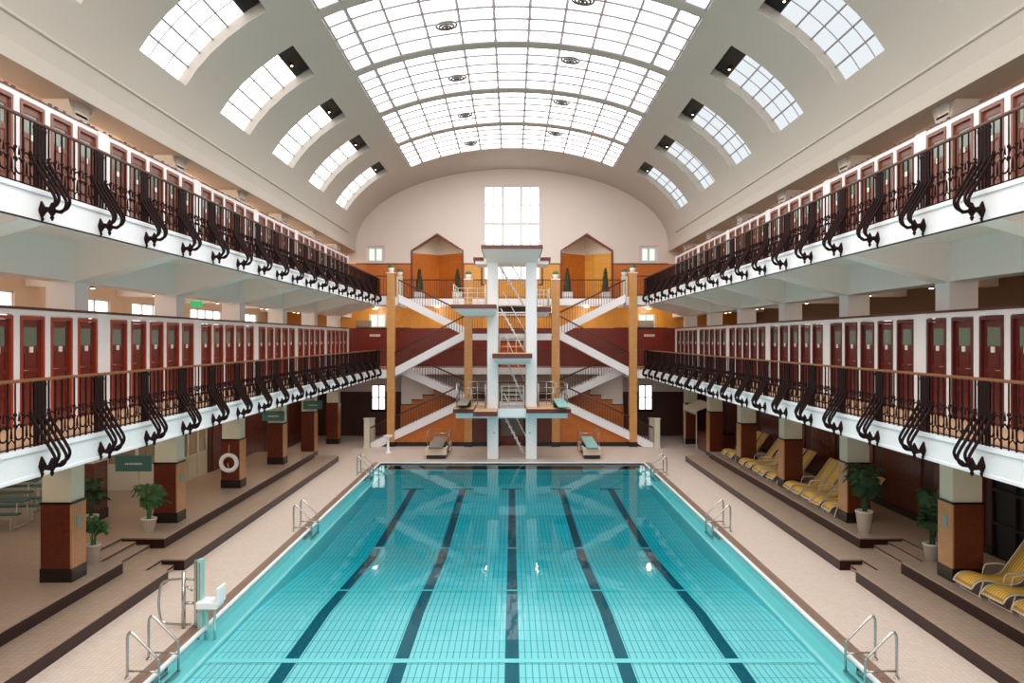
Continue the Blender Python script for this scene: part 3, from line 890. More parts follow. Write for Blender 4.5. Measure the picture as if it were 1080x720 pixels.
# orange bench and grey boards on the end wall
root = empty('curved_counter', (0.02, 46.9, F1))
m = MB(); m.prism([(.66*cos(pi*k/12), -.5*sin(pi*k/12)) for k in range(13)], 'z', 0, 1.34); m.build('front', M['orange_seat'], root)
m = MB(); m.prism([(.7*cos(pi*k/12), -.54*sin(pi*k/12)) for k in range(13)], 'z', 1.34, 1.4); m.build('top', M['orange_tile'], root)
tag(root, 'curved bright orange counter on the end landing behind the diving tower', 'counter')
for s in (-1, 1):
    m = MB(); m.box(-.45, .45, -.04, 0, 0, .38); m.box(-.42, .42, -.05, -.04, .03, .35)
    o = m.build('notice_board', M['grey_sign']); o.location = (s*8.75 if s < 0 else 7.9, YW-.005, 6.42)
    tag(o, 'grey notice board below the window on the %s end wall of the lower gallery' % SIDE[s], 'sign', 'grey notice boards')
    m = MB()
    for k in range(5): m.box(-.3+.13*k, -.2+.13*k, -.02, 0, 0, .14)
    o = m.build('lettering', M['plate']); o.location = (s*8.1, YW-.005, 5.85)
    tag(o, 'short row of raised white letters on the maroon %s end wall' % SIDE[s], 'sign', 'white wall letters')

# ------------------------------------------------------------------ outer walls, near wall, ground floor rooms
for s in (-1, 1):
    xo = 13.7
    # upper gallery back wall
    m = MB(); m.box(s*xo, s*(xo+.2), NB, YW, F2, ZC+.1)
    struct(m.build('wall_upper_'+SIDE[s], M['aisle']))
    m = MB()
    hs = [(c+.8, c+4.5, F1+1.5, F1+2.95) for c in CY[:-1]] if s < 0 else [(c+.8, c+4.5, F1+1.9, F1+2.35) for c in CY[2:-1]]
    ysx = sorted({NB, YW} | {h[0] for h in hs} | {h[1] for h in hs})
    for a, b in zip(ysx, ysx[1:]):
        c = (a+b)/2; hh = [h for h in hs if h[0] < c < h[1]]
        if hh: m.box(s*xo, s*(xo+.2), a, b, F1, hh[0][2]); m.box(s*xo, s*(xo+.2), a, b, hh[0][3], F2)
        else: m.box(s*xo, s*(xo+.2), a, b, F1, F2)
    struct(m.build('wall_lower_'+SIDE[s], M['aisle'] if s < 0 else M['aisle_shaded']))
    for h in hs:
        root = struct(empty('window_%d' % wn, (s*(xo+.05), h[0], h[2]))); wn += 1
        L = h[1]-h[0]; H = h[3]-h[2]
        m = MB(); m.quad((s*.1, 0, 0), (s*.1, L, 0), (s*.1, L, H), (s*.1, 0, H)); m.build('pane', M['winglass'], root)
        m = MB()
        for k in range(5): m.box(0, s*.09, L*k/4-.04, L*k/4+.04, 0, H)
        m.box(0, s*.09, 0, L, 0, .06); m.box(0, s*.09, 0, L, H-.06, H)
        m.build('frame', M['muntin_w'], root)
m = MB(); m.box(-18.2, 14, NB-.2, NB, -.3, 17.2); struct(m.build('wall_near', M['white']))
for x0, x1 in ((-7.4, -2.8), (-2.3, 2.3), (2.8, 7.4)):  # glowing windows added on the unseen near wall to light the far end
    root = struct(empty('window_%d' % wn, ((x0+x1)/2, NB, 9.2))); wn += 1; W = (x1-x0)/2
    m = MB(); m.quad((-W, .02, 0), (W, .02, 0), (W, .02, 4.6), (-W, .02, 4.6)); m.build('pane', M['near_glow'], root)
    m = MB()
    for k in range(7): m.box(-W+2*W*k/6-.04, -W+2*W*k/6+.04, .0, .06, 0, 4.6)
    for k in range(6): m.box(-W, W, .0, .055, 4.6*k/5-.04, 4.6*k/5+.04)
    m.build('frame', M['muntin_w'], root)
for y0 in (13.0, 17.2, 21.4):
    root = struct(empty('window_%d' % wn, (-17.98, y0, 1.3))); wn += 1
    m = MB(); m.quad((0, 0, 0), (0, 3.6, 0), (0, 3.6, 2), (0, 0, 2)); m.build('pane', M['winglass'], root)
    m = MB()
    for k in range(5): m.box(0, .06, .9*k-.04, .9*k+.04, 0, 2)
    m.box(0, .06, 0, 3.6, 0, .06); m.box(0, .06, 0, 3.6, 1.94, 2)
    m.build('frame', M['muntin_w'], root)
# right ground wall
m = MB(); m.mat(M['dark_panel']); m.box(11.5, 11.7, 19.3, YW, 0, F1-.2)
m.mat(M['black_base']); m.box(11.47, 11.5, 19.3, 37, T2Z, T2Z+.2)
m.mat(M['brown_tile'])
for k in range(9): m.box(11.46, 11.5, 19.6+3*k, 21.9+3*k, T2Z+.25, 2.6)
struct(m.build('wall_ground_right', None))
root = struct(empty('window_%d' % wn, (11.5, 4, T2Z))); wn += 1
m = MB(); m.box(.05, .08, 0, 15.3, 0, 3.1); m.build('pane', M['black'], root)
m = MB()
for k in range(18): m.box(-.02, .1, .9*k-.03, .9*k+.03, 0, 3.1)
for z in (0, .8, 1.6, 2.4, 3.05): m.box(-.02, .1, 0, 15.3, z-.03, z+.03)
m.build('frame', M['dark_open'], root)
m = MB(); m.tube([(0, 0, 0), (0, 3.2, 0)], .02, 6); m.tube([(0, .1, 0), (.12, .1, 0)], .015, 6); m.tube([(0, 3.1, 0), (.12, 3.1, 0)], .015, 6)
o = m.build('grab_rail', M['steel']); o.location = (11.36, 14.6, 1.65)
tag(o, 'thin steel grab rail on the dark glazed wall behind the near loungers', 'rail')
# left ground walls
m = MB(); m.mat(M['dark_panel']); m.box(-11.95, -11.75, 31.2, YW, 0, F1-.2)
m.mat(M['brown_tile'])
for k in range(4): m.box(-11.75, -11.71, 31.6+3.6*k, 34.4+3.6*k, .3, 2.6)
m.mat(M['cream']); m.box(-11.95, -11.75, 27.5, 31.2, 3.0, F1-.2); m.box(-18.2, -11.75, 27.5, 27.7, 3.0, F1-.2)
m.mat(M['aisle']); m.box(-18.2, -18.0, NB, 27.7, 0, F1)
struct(m.build('wall_ground_left', None))
def glazed_screen(name, L, H, n, label, pm):
    root = empty(name); m = MB(); p = MB()
    for k in range(n+1): m.box(L*k/n-.05, L*k/n+.05, -.05, .05, 0, H)
    for z in (0.05, .85, H-.5, H-.05): m.box(0, L, -.045, .045, z-.05, z+.05)
    for k in range(n): m.box(L*k/n+.05, L*(k+1)/n-.05, -.02, .02, .1, .8)
    p.box(0, L, -.008, .008, .9, H-.05)
    m.build('frame', M['cream'], root); p.build('glass', pm, root)
    tag(root, label, 'glazed doors', 'glazed door screens')
    return root
gl = mat('dim window glass', rgb(150, 132, 110), .12)
g1 = glazed_screen('glazed_screen', 6.2, 2.46, 6, 'cream framed glazed doors facing the camera behind the teal hanging sign', gl); g1.location = (-18, 27.6, T2Z)
g2 = glazed_screen('glazed_screen', 3.6, 2.46, 4, 'cream framed glazed doors along the left passage beyond the second column', gl); g2.location = (-11.85, 27.6, T2Z); g2.rotation_euler = (0, 0, pi/2)
# rear row pier on the left
for k, y in enumerate((17.9, 23.1)):
    root = empty('tiled_column', (-12.15, y, T2Z))
    m = MB(); m.box(-.38, .38, -.41, .41, 0, .29); m.build('plinth', M['black_base'], root)
    m = MB(); m.box(-.36, .36, -.39, .39, .29, 2.2-T2Z); m.build('tiled_shaft', M['brown_tile'], root)
    m = MB(); m.box(-.34, .34, -.37, .37, 2.2-T2Z, F1-.2-T2Z); m.build('upper_shaft', M['cream'], root)
    tag(root, 'red-brown tiled pier standing back in the left passage, %s' % (('left of the near column', 'behind the small palm')[k]), 'column', 'ground floor columns')

# ------------------------------------------------------------------ diving tower
tw = empty('diving_tower', (0, 38.35, 0))
tag(tw, 'white concrete diving tower with stacked red edged platforms at the far pool end', 'diving tower')
for s in (-1, 1):
    m = MB(); m.box(s*.66, s*1.18, 0, .7, 0, 9.4); m.build('leg', M['tower'], tw, bevel=.02)
m = MB(); m.box(-.64, .64, -1.75+.03, 2.4, 9.82, 9.98)
m.mat(M['red_edge']); m.box(-1.40, 1.40, -1.8, 2.4, 9.80, 9.98)
m.mats[0] = M['tower']; m2 = MB(); m2.mat(M['red_edge']); m2.box(-1.40, 1.40, -1.8, 2.4, 9.80, 9.98)
m2.mat(M['tower'])
k = m2.pts([(-1.36, -1.76, 9.80), (1.36, -1.76, 9.80), (1.2, 0, 9.34), (-1.2, 0, 9.34), (-1.36, 2.3, 9.80), (1.36, 2.3, 9.80), (1.2, 2.2, 9.34), (-1.2, 2.2, 9.34)])
for f in ((0, 1, 2, 3), (3, 2, 6, 7), (4, 5, 6, 7), (0, 3, 7, 4), (1, 2, 6, 5)): m2.face(tuple(k+i for i in f))
m2.build('top_platform', None, tw)
m = MB()
for s in (-1, 1):
    m.mat(M['red_edge']); m.box(s*1.4, s*1.9, 1.2, 3.4, 9.55, 9.72); m.mat(M['tower']); m.box(s*1.2, s*1.8, 1.25, 3.3, 9.4, 9.55)
m.build('side_platform', None, tw)
# upper left platform
def plat(name, x0, x1, y0, y1, z, t, ux0, ux1, hz):
    m = MB(); m.mat(M['red_edge']); m.box(x0, x1, y0, y1, z-t, z-.01)
    m.mat(M['platform_top']); m.box(x0+.02, x1-.02, y0+.02, y1, z-.01, z)
    m.mat(M['tower'])
    k = m.pts([(x0+.03, y0+.03, z-t), (x1-.03, y0+.03, z-t), (x1-.03, y1, z-t), (x0+.03, y1, z-t), (ux0, y0+.5, z-t-hz), (ux1, y0+.5, z-t-hz), (ux1, y1, z-t-hz), (ux0, y1, z-t-hz)])
    for f in ((0, 1, 5, 4), (1, 2, 6, 5), (2, 3, 7, 6), (3, 0, 4, 7), (4, 5, 6, 7)): m.face(tuple(k+i for i in f))
    return m.build(name, None, tw)
plat('high_left_platform', -2.80, -.72, -1.5, 2.0, 7.30, .2, -2.3, -.8, .3)
plat('high_right_platform', 1.1, 1.95, 1.6, 3.6, 7.30, .25, 1.15, 1.75, .2)
plat('middle_platform', -.90, .93, -1.5, 1.2, 5.05, .22, -.8, .8, .2)
plat('low_centre_platform', -1.76, -.66, -1.75, 1.5, 2.42, .22, -1.7, -.7, .06)
plat('low_left_platform', -2.72, -1.76, -1.3, 1.5, 2.50, .2, -2.7, -1.8, .06)
plat('low_right_platform', .66, 2.72, -1.3, 1.5, 2.50, .2, .7, 2.65, .06)
m = MB(); m.mat(M['tower']); m.box(-2.65, 2.62, -.35, .05, 1.98, 2.26); m.box(-.66, .66, -.5, 1.4, 2.05, 2.42); m.box(-.66, .66, 0, .5, 4.5, 4.75)
m.box(-2.5, 2.5, .9, 1.2, 1.9, 2.2)
m.build('cross_beam', None, tw)
# bridges back to the landings
m = MB(); m.box(-.66, .66, 1.2, 4.42, 2.2, 2.38); m.build('bridge', M['tower'], tw)
m = MB(); m.box(-.66, .66, 2.6, 4.42, 5.75, 5.95); m.build('bridge', M['tower'], tw)
def ladder(x0, x1, ya, za, yb_, zb, name='ladder'):
    """steep stair seen leaning right: runs in x as well as z"""
    m = MB()
    for dy in (0, .55):
        m.tube([(x0, ya+dy, za), (x1, ya+dy, zb)], .035, 6)
        m.tube([(x0+.1, ya+dy, za+.85), (x1+.1, ya+dy, zb+.85)], .018, 6)
    n = max(3, int(abs(za-zb)/.25))
    for k in range(1, n):
        x = x0+(x1-x0)*k/n; z = za+(zb-za)*k/n
        m.box(x-.09, x+.09, ya, ya+.55, z-.015, z+.015)
    m.build(name, M['tower'], tw)
ladder(-.60, .60, 1.3, 9.3, 0, 7.35); ladder(-.55, .62, .9, 7.2, 0, 5.1); ladder(-.40, .60, 1.2, 5.0, 0, 2.6); ladder(-.5, .60, .95, 2.2, 0, 0.05)
def guard(x0, x1, y0, y1, z, h=.95, n=4, front=False, name='guard_rail', mt='white_tube'):
    m = MB(); r = .018
    for zz in [h*(k+1)/n for k in range(n)]:
        for y in ([y0, y1] if front else [y1]): m.tube([(x0, y, z+zz), (x1, y, z+zz)], r, 6)
        for x in (x0, x1): m.tube([(x, y0, z+zz), (x, y1, z+zz)], r, 6)
    for x in (x0, x1):
        for y in (y0, (y0+y1)/2, y1): m.tube([(x, y, z), (x, y, z+h)], r*1.2, 6)
    for k in range(1, 3):
        x = x0+(x1-x0)*k/3; m.tube([(x, y1, z), (x, y1, z+h)], r*1.2, 6)
    m.build(name, M[mt], tw)
guard(-2.7, -1.25, -1.0, 1.9, 7.30); guard(1.25, 1.85, 1.7, 3.4, 7.3)
guard(-1.3, 1.3, -.6, 2.3, 9.98, .35, 1)
guard(-2.6, -1.25, -.6, 1.4, 2.45, 1.15, 4, mt='steel'); guard(1.25, 2.6, -.6, 1.4, 2.45, 1.15, 4, mt='steel')
guard(-.5, .55, .1, 1.1, 2.4, 1.05, 5, True, mt='white_tube')
guard(-.6, .6, .3, 1.1, 5.05, .9, 3)
m = MB()
for s in (-1, 1):
    m.tube([(s*.62, -.12, 2.3), (s*.62, -.12, 3.4)], .03, 6); m.box(s*.84-.03, s*.84+.03, -.02, 0, 1.22, 1.28)
    m.tube([(s*.62, -.12, 5.1), (s*.62, -.12, 6.0)], .025, 6)
m.build('grab_pole', M['grey_sign'], tw)
# springboards at the low platforms
def springboard(name, loc, L, wdt, boardm, label, tilt=0):
    root = empty(name, loc); root.rotation_euler = (tilt, 0, 0)
    m = MB(); m.prism([(-L*.6, .02), (-L*.6, .05), (L*.4, .08), (L*.4, .02)], 'x', -wdt/2, wdt/2); m.build('board', boardm, root)
    m = MB(); m.box(-wdt/2-.05, wdt/2+.05, -.2, .1, -.2, .02); m.box(-wdt/2-.02, wdt/2+.02, L*.3, L*.4, -.24, .02)
    m.build('stand', M['black'], root)
    m = MB()
    for x in (-wdt/2-.08, wdt/2+.08):
        m.tube([(x, L*.4, -.2), (x, L*.4, .7), (x, 0, .7), (x, 0, -.2)], .018, 6)
    m.build('side_rail', M['steel'], root)
    tag(root, label, 'springboard', 'springboards')
    return root
springboard('springboard', (2.25, 37.6, 2.74), 4.6, .5, M['teal_pale'], 'pale turquoise high springboard on the right low platform of the tower')
springboard('springboard', (-2.25, 37.9, 2.74), 3.6, .5, M['grey_sign'], 'grey high springboard on the left low platform of the tower')
def deck_board(x, label, boardm, wdt, basem):
    root = empty('springboard', (x, 38.35, 0))
    m = MB(); m.box(-wdt/2, wdt/2, 0, .5, .18, .5); m.box(-wdt/2, -wdt/2+.1, .5, 2.9, .3, .5); m.box(wdt/2-.1, wdt/2, .5, 2.9, .3, .5); m.build('base', basem, root, bevel=.01)
    m = MB(); m.box(-wdt/2+.05, wdt/2-.05, .05, .6, 0, .18); m.box(-wdt/2+.1, wdt/2-.1, 2.2, 2.8, 0, .35); m.build('plinth', M['black_base'], root)
    m = MB(); m.prism([(-.25, .56), (-.25, .62), (3.0, .72), (3.0, .64)], 'x', -wdt*.33, wdt*.33); m.build('board', boardm, root)
    m = MB(); m.lathe([(.12, 0), (.12, .05)], 12, (0, 1.2, .5)); m.box(-wdt/2, wdt/2, 1.1, 1.3, .42, .57); m.build('fulcrum', M['black'], root)
    m = MB()
    for q in (-wdt/2-.03, wdt/2+.03):
        m.tube(smooth_path([(q, 2.9, 0), (q, 2.9, 1.0), (q, 2.6, 1.15), (q, 1.5, 1.15), (q, 1.3, .95), (q, 1.3, .3)], 4), .022, 6)
    m.tube([(-wdt/2-.03, 2.9, .9), (wdt/2+.03, 2.9, .9)], .02, 6)
    m.build('handrail', M['steel'], root)
    tag(root, label, 'springboard', 'springboards')
deck_board(-3.62, 'low steel-grey springboard stand on the deck left of the tower', M['grey_sign'], 1.0, M['aisle'])
deck_board(3.82, 'low springboard with turquoise board on the deck right of the tower', M['teal_pale'], .86, M['aisle'])

# ------------------------------------------------------------------ pool ladders
def pool_ladder(s):
    root = empty('pool_ladder'); m = MB()
    for y in (-.4, .4):
        m.tube(smooth_path([(s*.40, y, 0), (s*.40, y, .62), (s*.38, y, .74), (s*.32, y, .76), (s*.05, y, .50), (s*-.10, y, .34), (s*-.13, y, .24), (s*-.13, y, -.75)], 5), .024, 8)
        m.tube([(s*.40, y, .12), (s*.05, y, .12), (s*-.13, y, .10)], .016, 6)
    m.build('handrail', M['steel'], root)
    m = MB()
    for z in (-.2, -.45, -.68): m.box(s*-.18, s*-.10, -.4, .4, z-.015, z+.015)
    m.build('rung', M['steel'], root)
    m = MB()
    for y in (-.4, .4): m.lathe([(.05, 0), (.05, .015), (.03, .03)], 10, (s*.40, y, 0))
    m.build('base_plate', M['steel'], root)
    index_kids(root); return root
for s in (-1, 1):
    p = pool_ladder(s)
    for k, y in enumerate((14.0, 24.35, 34.2)):
        o = p if k == 0 else copy_tree(p)
        o.location = (s*(PW+.02), y, 0)
        tag(o, 'stainless steel pool ladder on the %s edge, %s' % (SIDE[s], ('nearest the camera', 'halfway along the pool', 'at the deep end')[k]), 'pool ladder', 'pool ladders')
# pool lift
root = empty('pool_lift', (-6.20, 16.0, 0))
m = MB(); m.box(-.02, .07, -.08, .08, 0, 1.36); m.build('mast', M['teal_pale'], root, bevel=.01)
m = MB(); m.box(-.09, -.02, -.06, .06, .05, 1.34); m.box(-.05, -.03, -.09, -.08, .3, 1.3); m.box(.01, .04, -.09, -.08, .3, 1.3); m.build('guide', M['steel'], root)
m = MB(); m.box(.0, .42, -.22, .18, .42, .56); m.box(.40, .46, -.22, .18, .5, .84); m.build('seat', M['white'], root, bevel=.02)
m = MB()
m.tube(smooth_path([(-.1, 0, .95), (-.4, 0, .96), (-.72, 0, .9), (-.8, 0, .65), (-.8, 0, .3), (-.72, 0, .1), (-.4, 0, .06), (-.1, 0, .06)], 4), .026, 8)
m.tube([(-.3, -.05, 0), (-.3, -.05, 1.12)], .04, 8); m.tube([(-.3, -.05, .5), (-.1, -.05, .5)], .03, 6); m.tube([(-.1, -.1, .75), (-.22, -.1, .85)], .02, 6)
m.build('side_rail', M['steel'], root)
m = MB(); m.tube([(.14, .0, -.7), (.14, .0, .45)], .04, 8); m.tube([(.30, .0, -.7), (.30, .0, .42)], .03, 8); m.build('guide_leg', M['teal_pale'], root)
tag(root, 'turquoise and steel pool lift with white seat on the left pool edge', 'pool lift')

# ------------------------------------------------------------------ lifebuoy, signs, awning
root = empty('lifebuoy', (-(CX+.36), CY[3]-.34, 1.43))
m = MB(); m.tube([(.27*cos(2*pi*k/28), 0, .27*sin(2*pi*k/28)) for k in range(28)], .075, 10, closed=True); m.build('ring', M['white'], root)
m = MB(); m.tube([(0, .0, .3), (0, .02, .62)], .012, 5); m.tube([(.02, -.02, -.3), (-.02, -.05, -.02)], .014, 5); m.build('rope', M['cream'], root)
tag(root, 'white ring lifebuoy hanging on the third tiled column on the left', 'lifebuoy')
for k, (x, y) in enumerate(((-9.53, 20.3), (-9.7, 32.75), (-9.45, 38.2))):
    root = empty('hanging_sign', (x, y, 2.39))
    m = MB(); m.box(-.45, .45, -.03, .03, 0, .40); m.build('panel', M['teal_sign'], root)
    m = MB(); m.tube([(-.3, 0, .4), (-.3, 0, 1.3)], .008, 5); m.tube([(.3, 0, .4), (.3, 0, 1.3)], .008, 5); m.build('rod', M['steel'], root)
    m = MB()
    xx = -.2
    for wv in (.03, .05, .04, .05, .03, .05, .04, .05):
        m.box(xx, xx+wv*.8, -.034, -.03, .17, .215); xx += wv+.012
    m.build('lettering', M['plate'], root)
    tag(root, 'teal hanging direction sign with small white lettering, %s' % (('between the two nearest left columns', 'in front of the fourth left column', 'in front of the fifth left column')[k]), 'sign', 'teal hanging signs')
root = empty('awning', (9.75, 40.9, 2.15))
m = MB(); m.prism([(-.75, 0), (-.75, .06), (.1, .38), (.1, .3)], 'y', -1.4, 1.4)
m.build('canopy', M['cream'], root)
m = MB()
for k in range(14): m.prism([(-1.4+.2*k, 0), (-1.2+.2*k, 0), (-1.3+.2*k, -.17)], 'x', -.76, -.74)
m.build('scalloped_edge', M['cream'], root)
for y in (-1.35, 1.35):
    m = MB(); m.tube([(-.7, y, .02), (-.7, y, -2.15)], .025, 6); m.build('post', M['cream'], root)
tag(root, 'cream awning with a scalloped edge between the far right columns', 'awning')
m = MB(); m.mat(M['brown_tile']); m.box(-.6, .6, -1.2, 1.2, 0, 1.0); m.mat(M['black_base']); m.box(-.65, .65, -1.25, 1.25, 1.0, 1.06)
o = m.build('kiosk_counter', None); o.location = (10.3, 40.9, 0); tag(o, 'dark brown tiled kiosk counter beneath the cream awning', 'counter')

# ------------------------------------------------------------------ loungers
def make_lounger():
    """foot at x=0, head towards +x, width along y"""
    root = empty('sun_lounger')
    W = .31
    prof = [(-.02, .20), (.05, .30), (.16, .36), (.35, .36), (.55, .31), (.78, .29), (.96, .34), (1.10, .52), (1.32, .82), (1.52, 1.10), (1.57, 1.15)]
    top = [(p.x, p.z) for p in smooth_path([(x, 0, z) for x, z in prof], 4)]
    m = MB(); n = len(top)
    ks = m.pts([(x, -W, z) for x, z in top]+[(x, W, z) for x, z in top]+[(x+.01, -W, z-.035) for x, z in top]+[(x+.01, W, z-.035) for x, z in top])
    for i in range(n-1):
        a = ks+i
        m.face((a, a+1, a+n+1, a+n), True); m.face((a+2*n, a+2*n+1, a+3*n+1, a+3*n), True)
        m.face((a, a+1, a+2*n+1, a+2*n)); m.face((a+n, a+n+1, a+3*n+1, a+3*n))
    m.face((ks, ks+n, ks+3*n, ks+2*n)); m.face((ks+n-1, ks+2*n-1, ks+4*n-1, ks+3*n-1))
    m.build('webbing', M['yellow_slat'], root)
    m = MB()
    for y in (-W-.02, W+.02):
        m.tube([(x, y, z-.02) for x, z in top], .017, 6)
    m.tube([(top[0][0], -W-.02, top[0][1]-.02), (top[0][0], W+.02, top[0][1]-.02)], .017, 6)
    m.tube([(top[-1][0], -W-.02, top[-1][1]-.02), (top[-1][0], W+.02, top[-1][1]-.02)], .017, 6)
    m.build('frame', M['white_tube'], root)
    for sgn in (-1, 1):
        m = MB(); y = sgn*(W+.05)
        m.tube(smooth_path([(.60, y, .30), (.64, y, .46), (.74, y, .50), (.98, y, .50), (1.08, y, .46), (1.06, y, .40)], 4), .014, 6)
        m.build('armrest', M['white_tube'], root)
    for x, z in ((.22, .34), (1.12, .44)):
        m = MB()
        m.tube(smooth_path([(x, -W-.02, z), (x-.08, -W-.02, .06), (x-.06, -W, .017), (x-.06, W, .017), (x-.08, W+.02, .06), (x, W+.02, z)], 4), .016, 6)
        m.build('leg', M['white_tube'], root)
    index_kids(root); return root
lp = make_lounger(); n = 0
spots = [(y, 'beside the nearest right column') for y in (16.45, 15.55, 14.65)]+\
    [(y, 'between the second and third right columns') for y in (23.7, 24.55, 25.4, 26.25, 27.1)]+\
    [(y, 'between the third and fourth right columns') for y in (29.0, 29.85, 30.7, 31.55, 32.4)]+[(y, 'beyond the fourth right column') for y in (34.3, 35.15)]
cnt = {}
for y, wh in spots:
    o = lp if n == 0 else copy_tree(lp); n += 1
    cnt[wh] = cnt.get(wh, 0)+1
    tot_ = sum(1 for q in spots if q[1] == wh)
    o.location = (T2X+.18+(0.12 if 'palm' in wh else 0)+random.uniform(-.05, .05), y, T2Z); o.rotation_euler = (0, 0, random.uniform(-.05, .05))
    lab = 'yellow sun lounger %s' % wh
    if tot_ > 1: lab += ', %s in its row' % ORD[cnt[wh]-1]
    tag(o, lab, 'sun lounger', 'yellow sun loungers on the right terrace')

# ------------------------------------------------------------------ plants
def palm(name, loc, h, pot_h, pot_r, label, leafm, seed, spread=.55, n=16):
    rnd = random.Random(seed); root = empty(name, loc)
    m = MB(); m.lathe([(pot_r*.72, 0), (pot_r, pot_h), (pot_r*.9, pot_h), (pot_r*.88, pot_h-.05)], 4 if pot_r < .3 else 16, smooth=False) if False else m.lathe([(pot_r*.70, 0), (pot_r, pot_h-.04), (pot_r*1.05, pot_h-.04), (pot_r*1.05, pot_h), (pot_r*.9, pot_h), (pot_r*.85, pot_h-.06)], 20)
    m.build('pot', M['pot'], root)
    m = MB(); m.lathe([(pot_r*.86, pot_h-.07), (pot_r*.86, pot_h-.05)], 14); m.build('soil', M['soil'], root)
    st = MB(); lf = MB()
    for k in range(n):
        a = 2*pi*k/n*2.4+rnd.uniform(-.3, .3); top = h-pot_h
        lean = rnd.uniform(.25, 1)*spread; hh = top*rnd.uniform(.45, 1)
        base = Vector((rnd.uniform(-.05, .05), rnd.uniform(-.05, .05), pot_h-.05))
        path = smooth_path([base, base+Vector((cos(a)*lean*.25, sin(a)*lean*.25, hh*.6)), base+Vector((cos(a)*lean*.7, sin(a)*lean*.7, hh*.95)), base+Vector((cos(a)*lean*1.05, sin(a)*lean*1.05, hh*.85))], 5)
        st.tube(path, .009, 4, r2=.003)
        P = [Vector(p) for p in path]
        for i in range(5, len(P)):
            t = (P[i]-P[i-1]).normalized(); side = t.cross(Vector((0, 0, 1)))
            if side.length < 1e-3: continue
            side.normalize()
            ll = .26*(1-.4*(i-5)/(len(P)-5))*h/1.6
            for sg in (-1, 1):
                tip = P[i]+side*sg*ll+t*ll*.5+Vector((0, 0, -ll*.35))
                mid = P[i]+(tip-P[i])*.45+Vector((0, 0, .02)); w_ = t*.028
                q = lf.pts([P[i], mid+w_, tip, mid-w_]); lf.face((q, q+1, q+2, q+3))
    st.build('stems', leafm, root)
    o = lf.build('fronds', leafm, root)
    tag(root, label, 'potted plant', 'potted plants')
    return root
palm('potted_palm', (-9.8, 21.75, T2Z), 1.35, .36, .2, 'bushy green palm in a white pot before the second left column', M['leaf'], 1, .55, 18)
palm('potted_palm', (-9.75, 18.75, T2Z), 1.15, .42, .17, 'small leafy plant in a white pot just behind the nearest left column', M['leaf'], 2, .3, 12)
palm('potted_palm', (-11.45, 21.9, T2Z), 1.5, .4, .2, 'green palm standing in front of the set-back left pier', M['leaf2'], 3, .5, 16)
palm('potted_palm', (-11.0, 25.6, T2Z), 1.9, .9, .2, 'dark reddish plant in a pale pot between the sign and the glazed doors', M['leaf2'], 8, .35, 12)
palm('potted_palm', (9.42, 21.55, T2Z), 1.95, .60, .22, 'tall dark palm in a tapered white pot beside the second right column', M['leaf2'], 4, .5, 26)
palm('potted_palm', (9.85, 18.9, T2Z), 1.75, .4, .2, 'dark leafy plant half hidden by the nearest right column', M['leaf2'], 5, .45, 18)
def topiary(loc, h, label):
    root = empty('cypress_topiary', loc)
    m = MB(); m.box(-.28, .28, -.28, .28, 0, .42); m.build('planter', M['white'], root, bevel=.01)
    rnd = random.Random(int(loc[0]*10)); m = MB()
    for k in range(260):
        z = rnd.random(); r = .2*(1-z)**.7+.03; a = rnd.uniform(0, 2*pi); zz = .42+(h-.42)*z
        c = Vector((r*cos(a), r*sin(a), zz)); t = Vector((cos(a)*.4, sin(a)*.4, 1)).normalized()*.1; u = Vector((-sin(a), cos(a), 0))*.03
        q = m.pts([c-t*.5, c+u, c+t, c-u]); m.face((q, q+1, q+2, q+3))
    m.lathe([(.16, .44), (.17, .7), (.1, h*.7), (.01, h-.05)], 8)
    m.build('foliage', M['leaf2'], root)
    tag(root, label, 'potted plant', 'clipped cypresses before the niches')
for x, wh in ((-5.36, 'outer side of the left niche'), (-3.15, 'inner side of the left niche'), (3.2, 'inner side of the right niche'), (5.4, 'outer side of the right niche')):
    topiary((x, 46.6, F2), 1.75, 'slim dark cypress in a white planter at the '+wh)
def bush(loc, label):
    root = empty('potted_shrub', loc)
    m = MB(); m.lathe([(.12, 0), (.17, .24), (.14, .24), (.13, .2)], 12); m.build('pot', M['pot'], root)
    rnd = random.Random(int(abs(loc[0])*100)); m = MB()
    for k in range(90):
        v = Vector((rnd.gauss(0, 1), rnd.gauss(0, 1), abs(rnd.gauss(0, 1)))).normalized()
        c = Vector((0, 0, .27))+v*.16; u = v.orthogonal().normalized()*.05; ww = v.cross(u).normalized()*.05
        q = m.pts([c-u, c+ww, c+u, c-ww]); m.face((q, q+1, q+2, q+3))
    m.lathe([(.08, .2), (.17, .28), (.14, .38), (.02, .43)], 8)
    m.build('foliage', M['leaf'], root)
    tag(root, label, 'potted plant', 'small shrubs on the stair pillars')
for s in (-1, 1):
    bush((s*6.43, 42.9, 9.25), 'small round shrub in a white pot on the %s outer stair pillar' % SIDE[s])
    bush((s*2.32, 42.9, 8.90), 'small round shrub in a white pot on the %s inner stair pillar' % SIDE[s])
    m = MB(); m.box(-.16, .16, -.16, .16, 0, 1.25)
    o = m.build('pillar_stub', M['cream']); o.location = (s*6.35, 45.6, F2); tag(o, 'short cream post on the upper landing at the %s stair head' % SIDE[s], 'post', 'landing posts')
    bush((s*6.35, 45.6, F2+1.25), 'small round shrub on the short cream landing post, %s side' % SIDE[s])

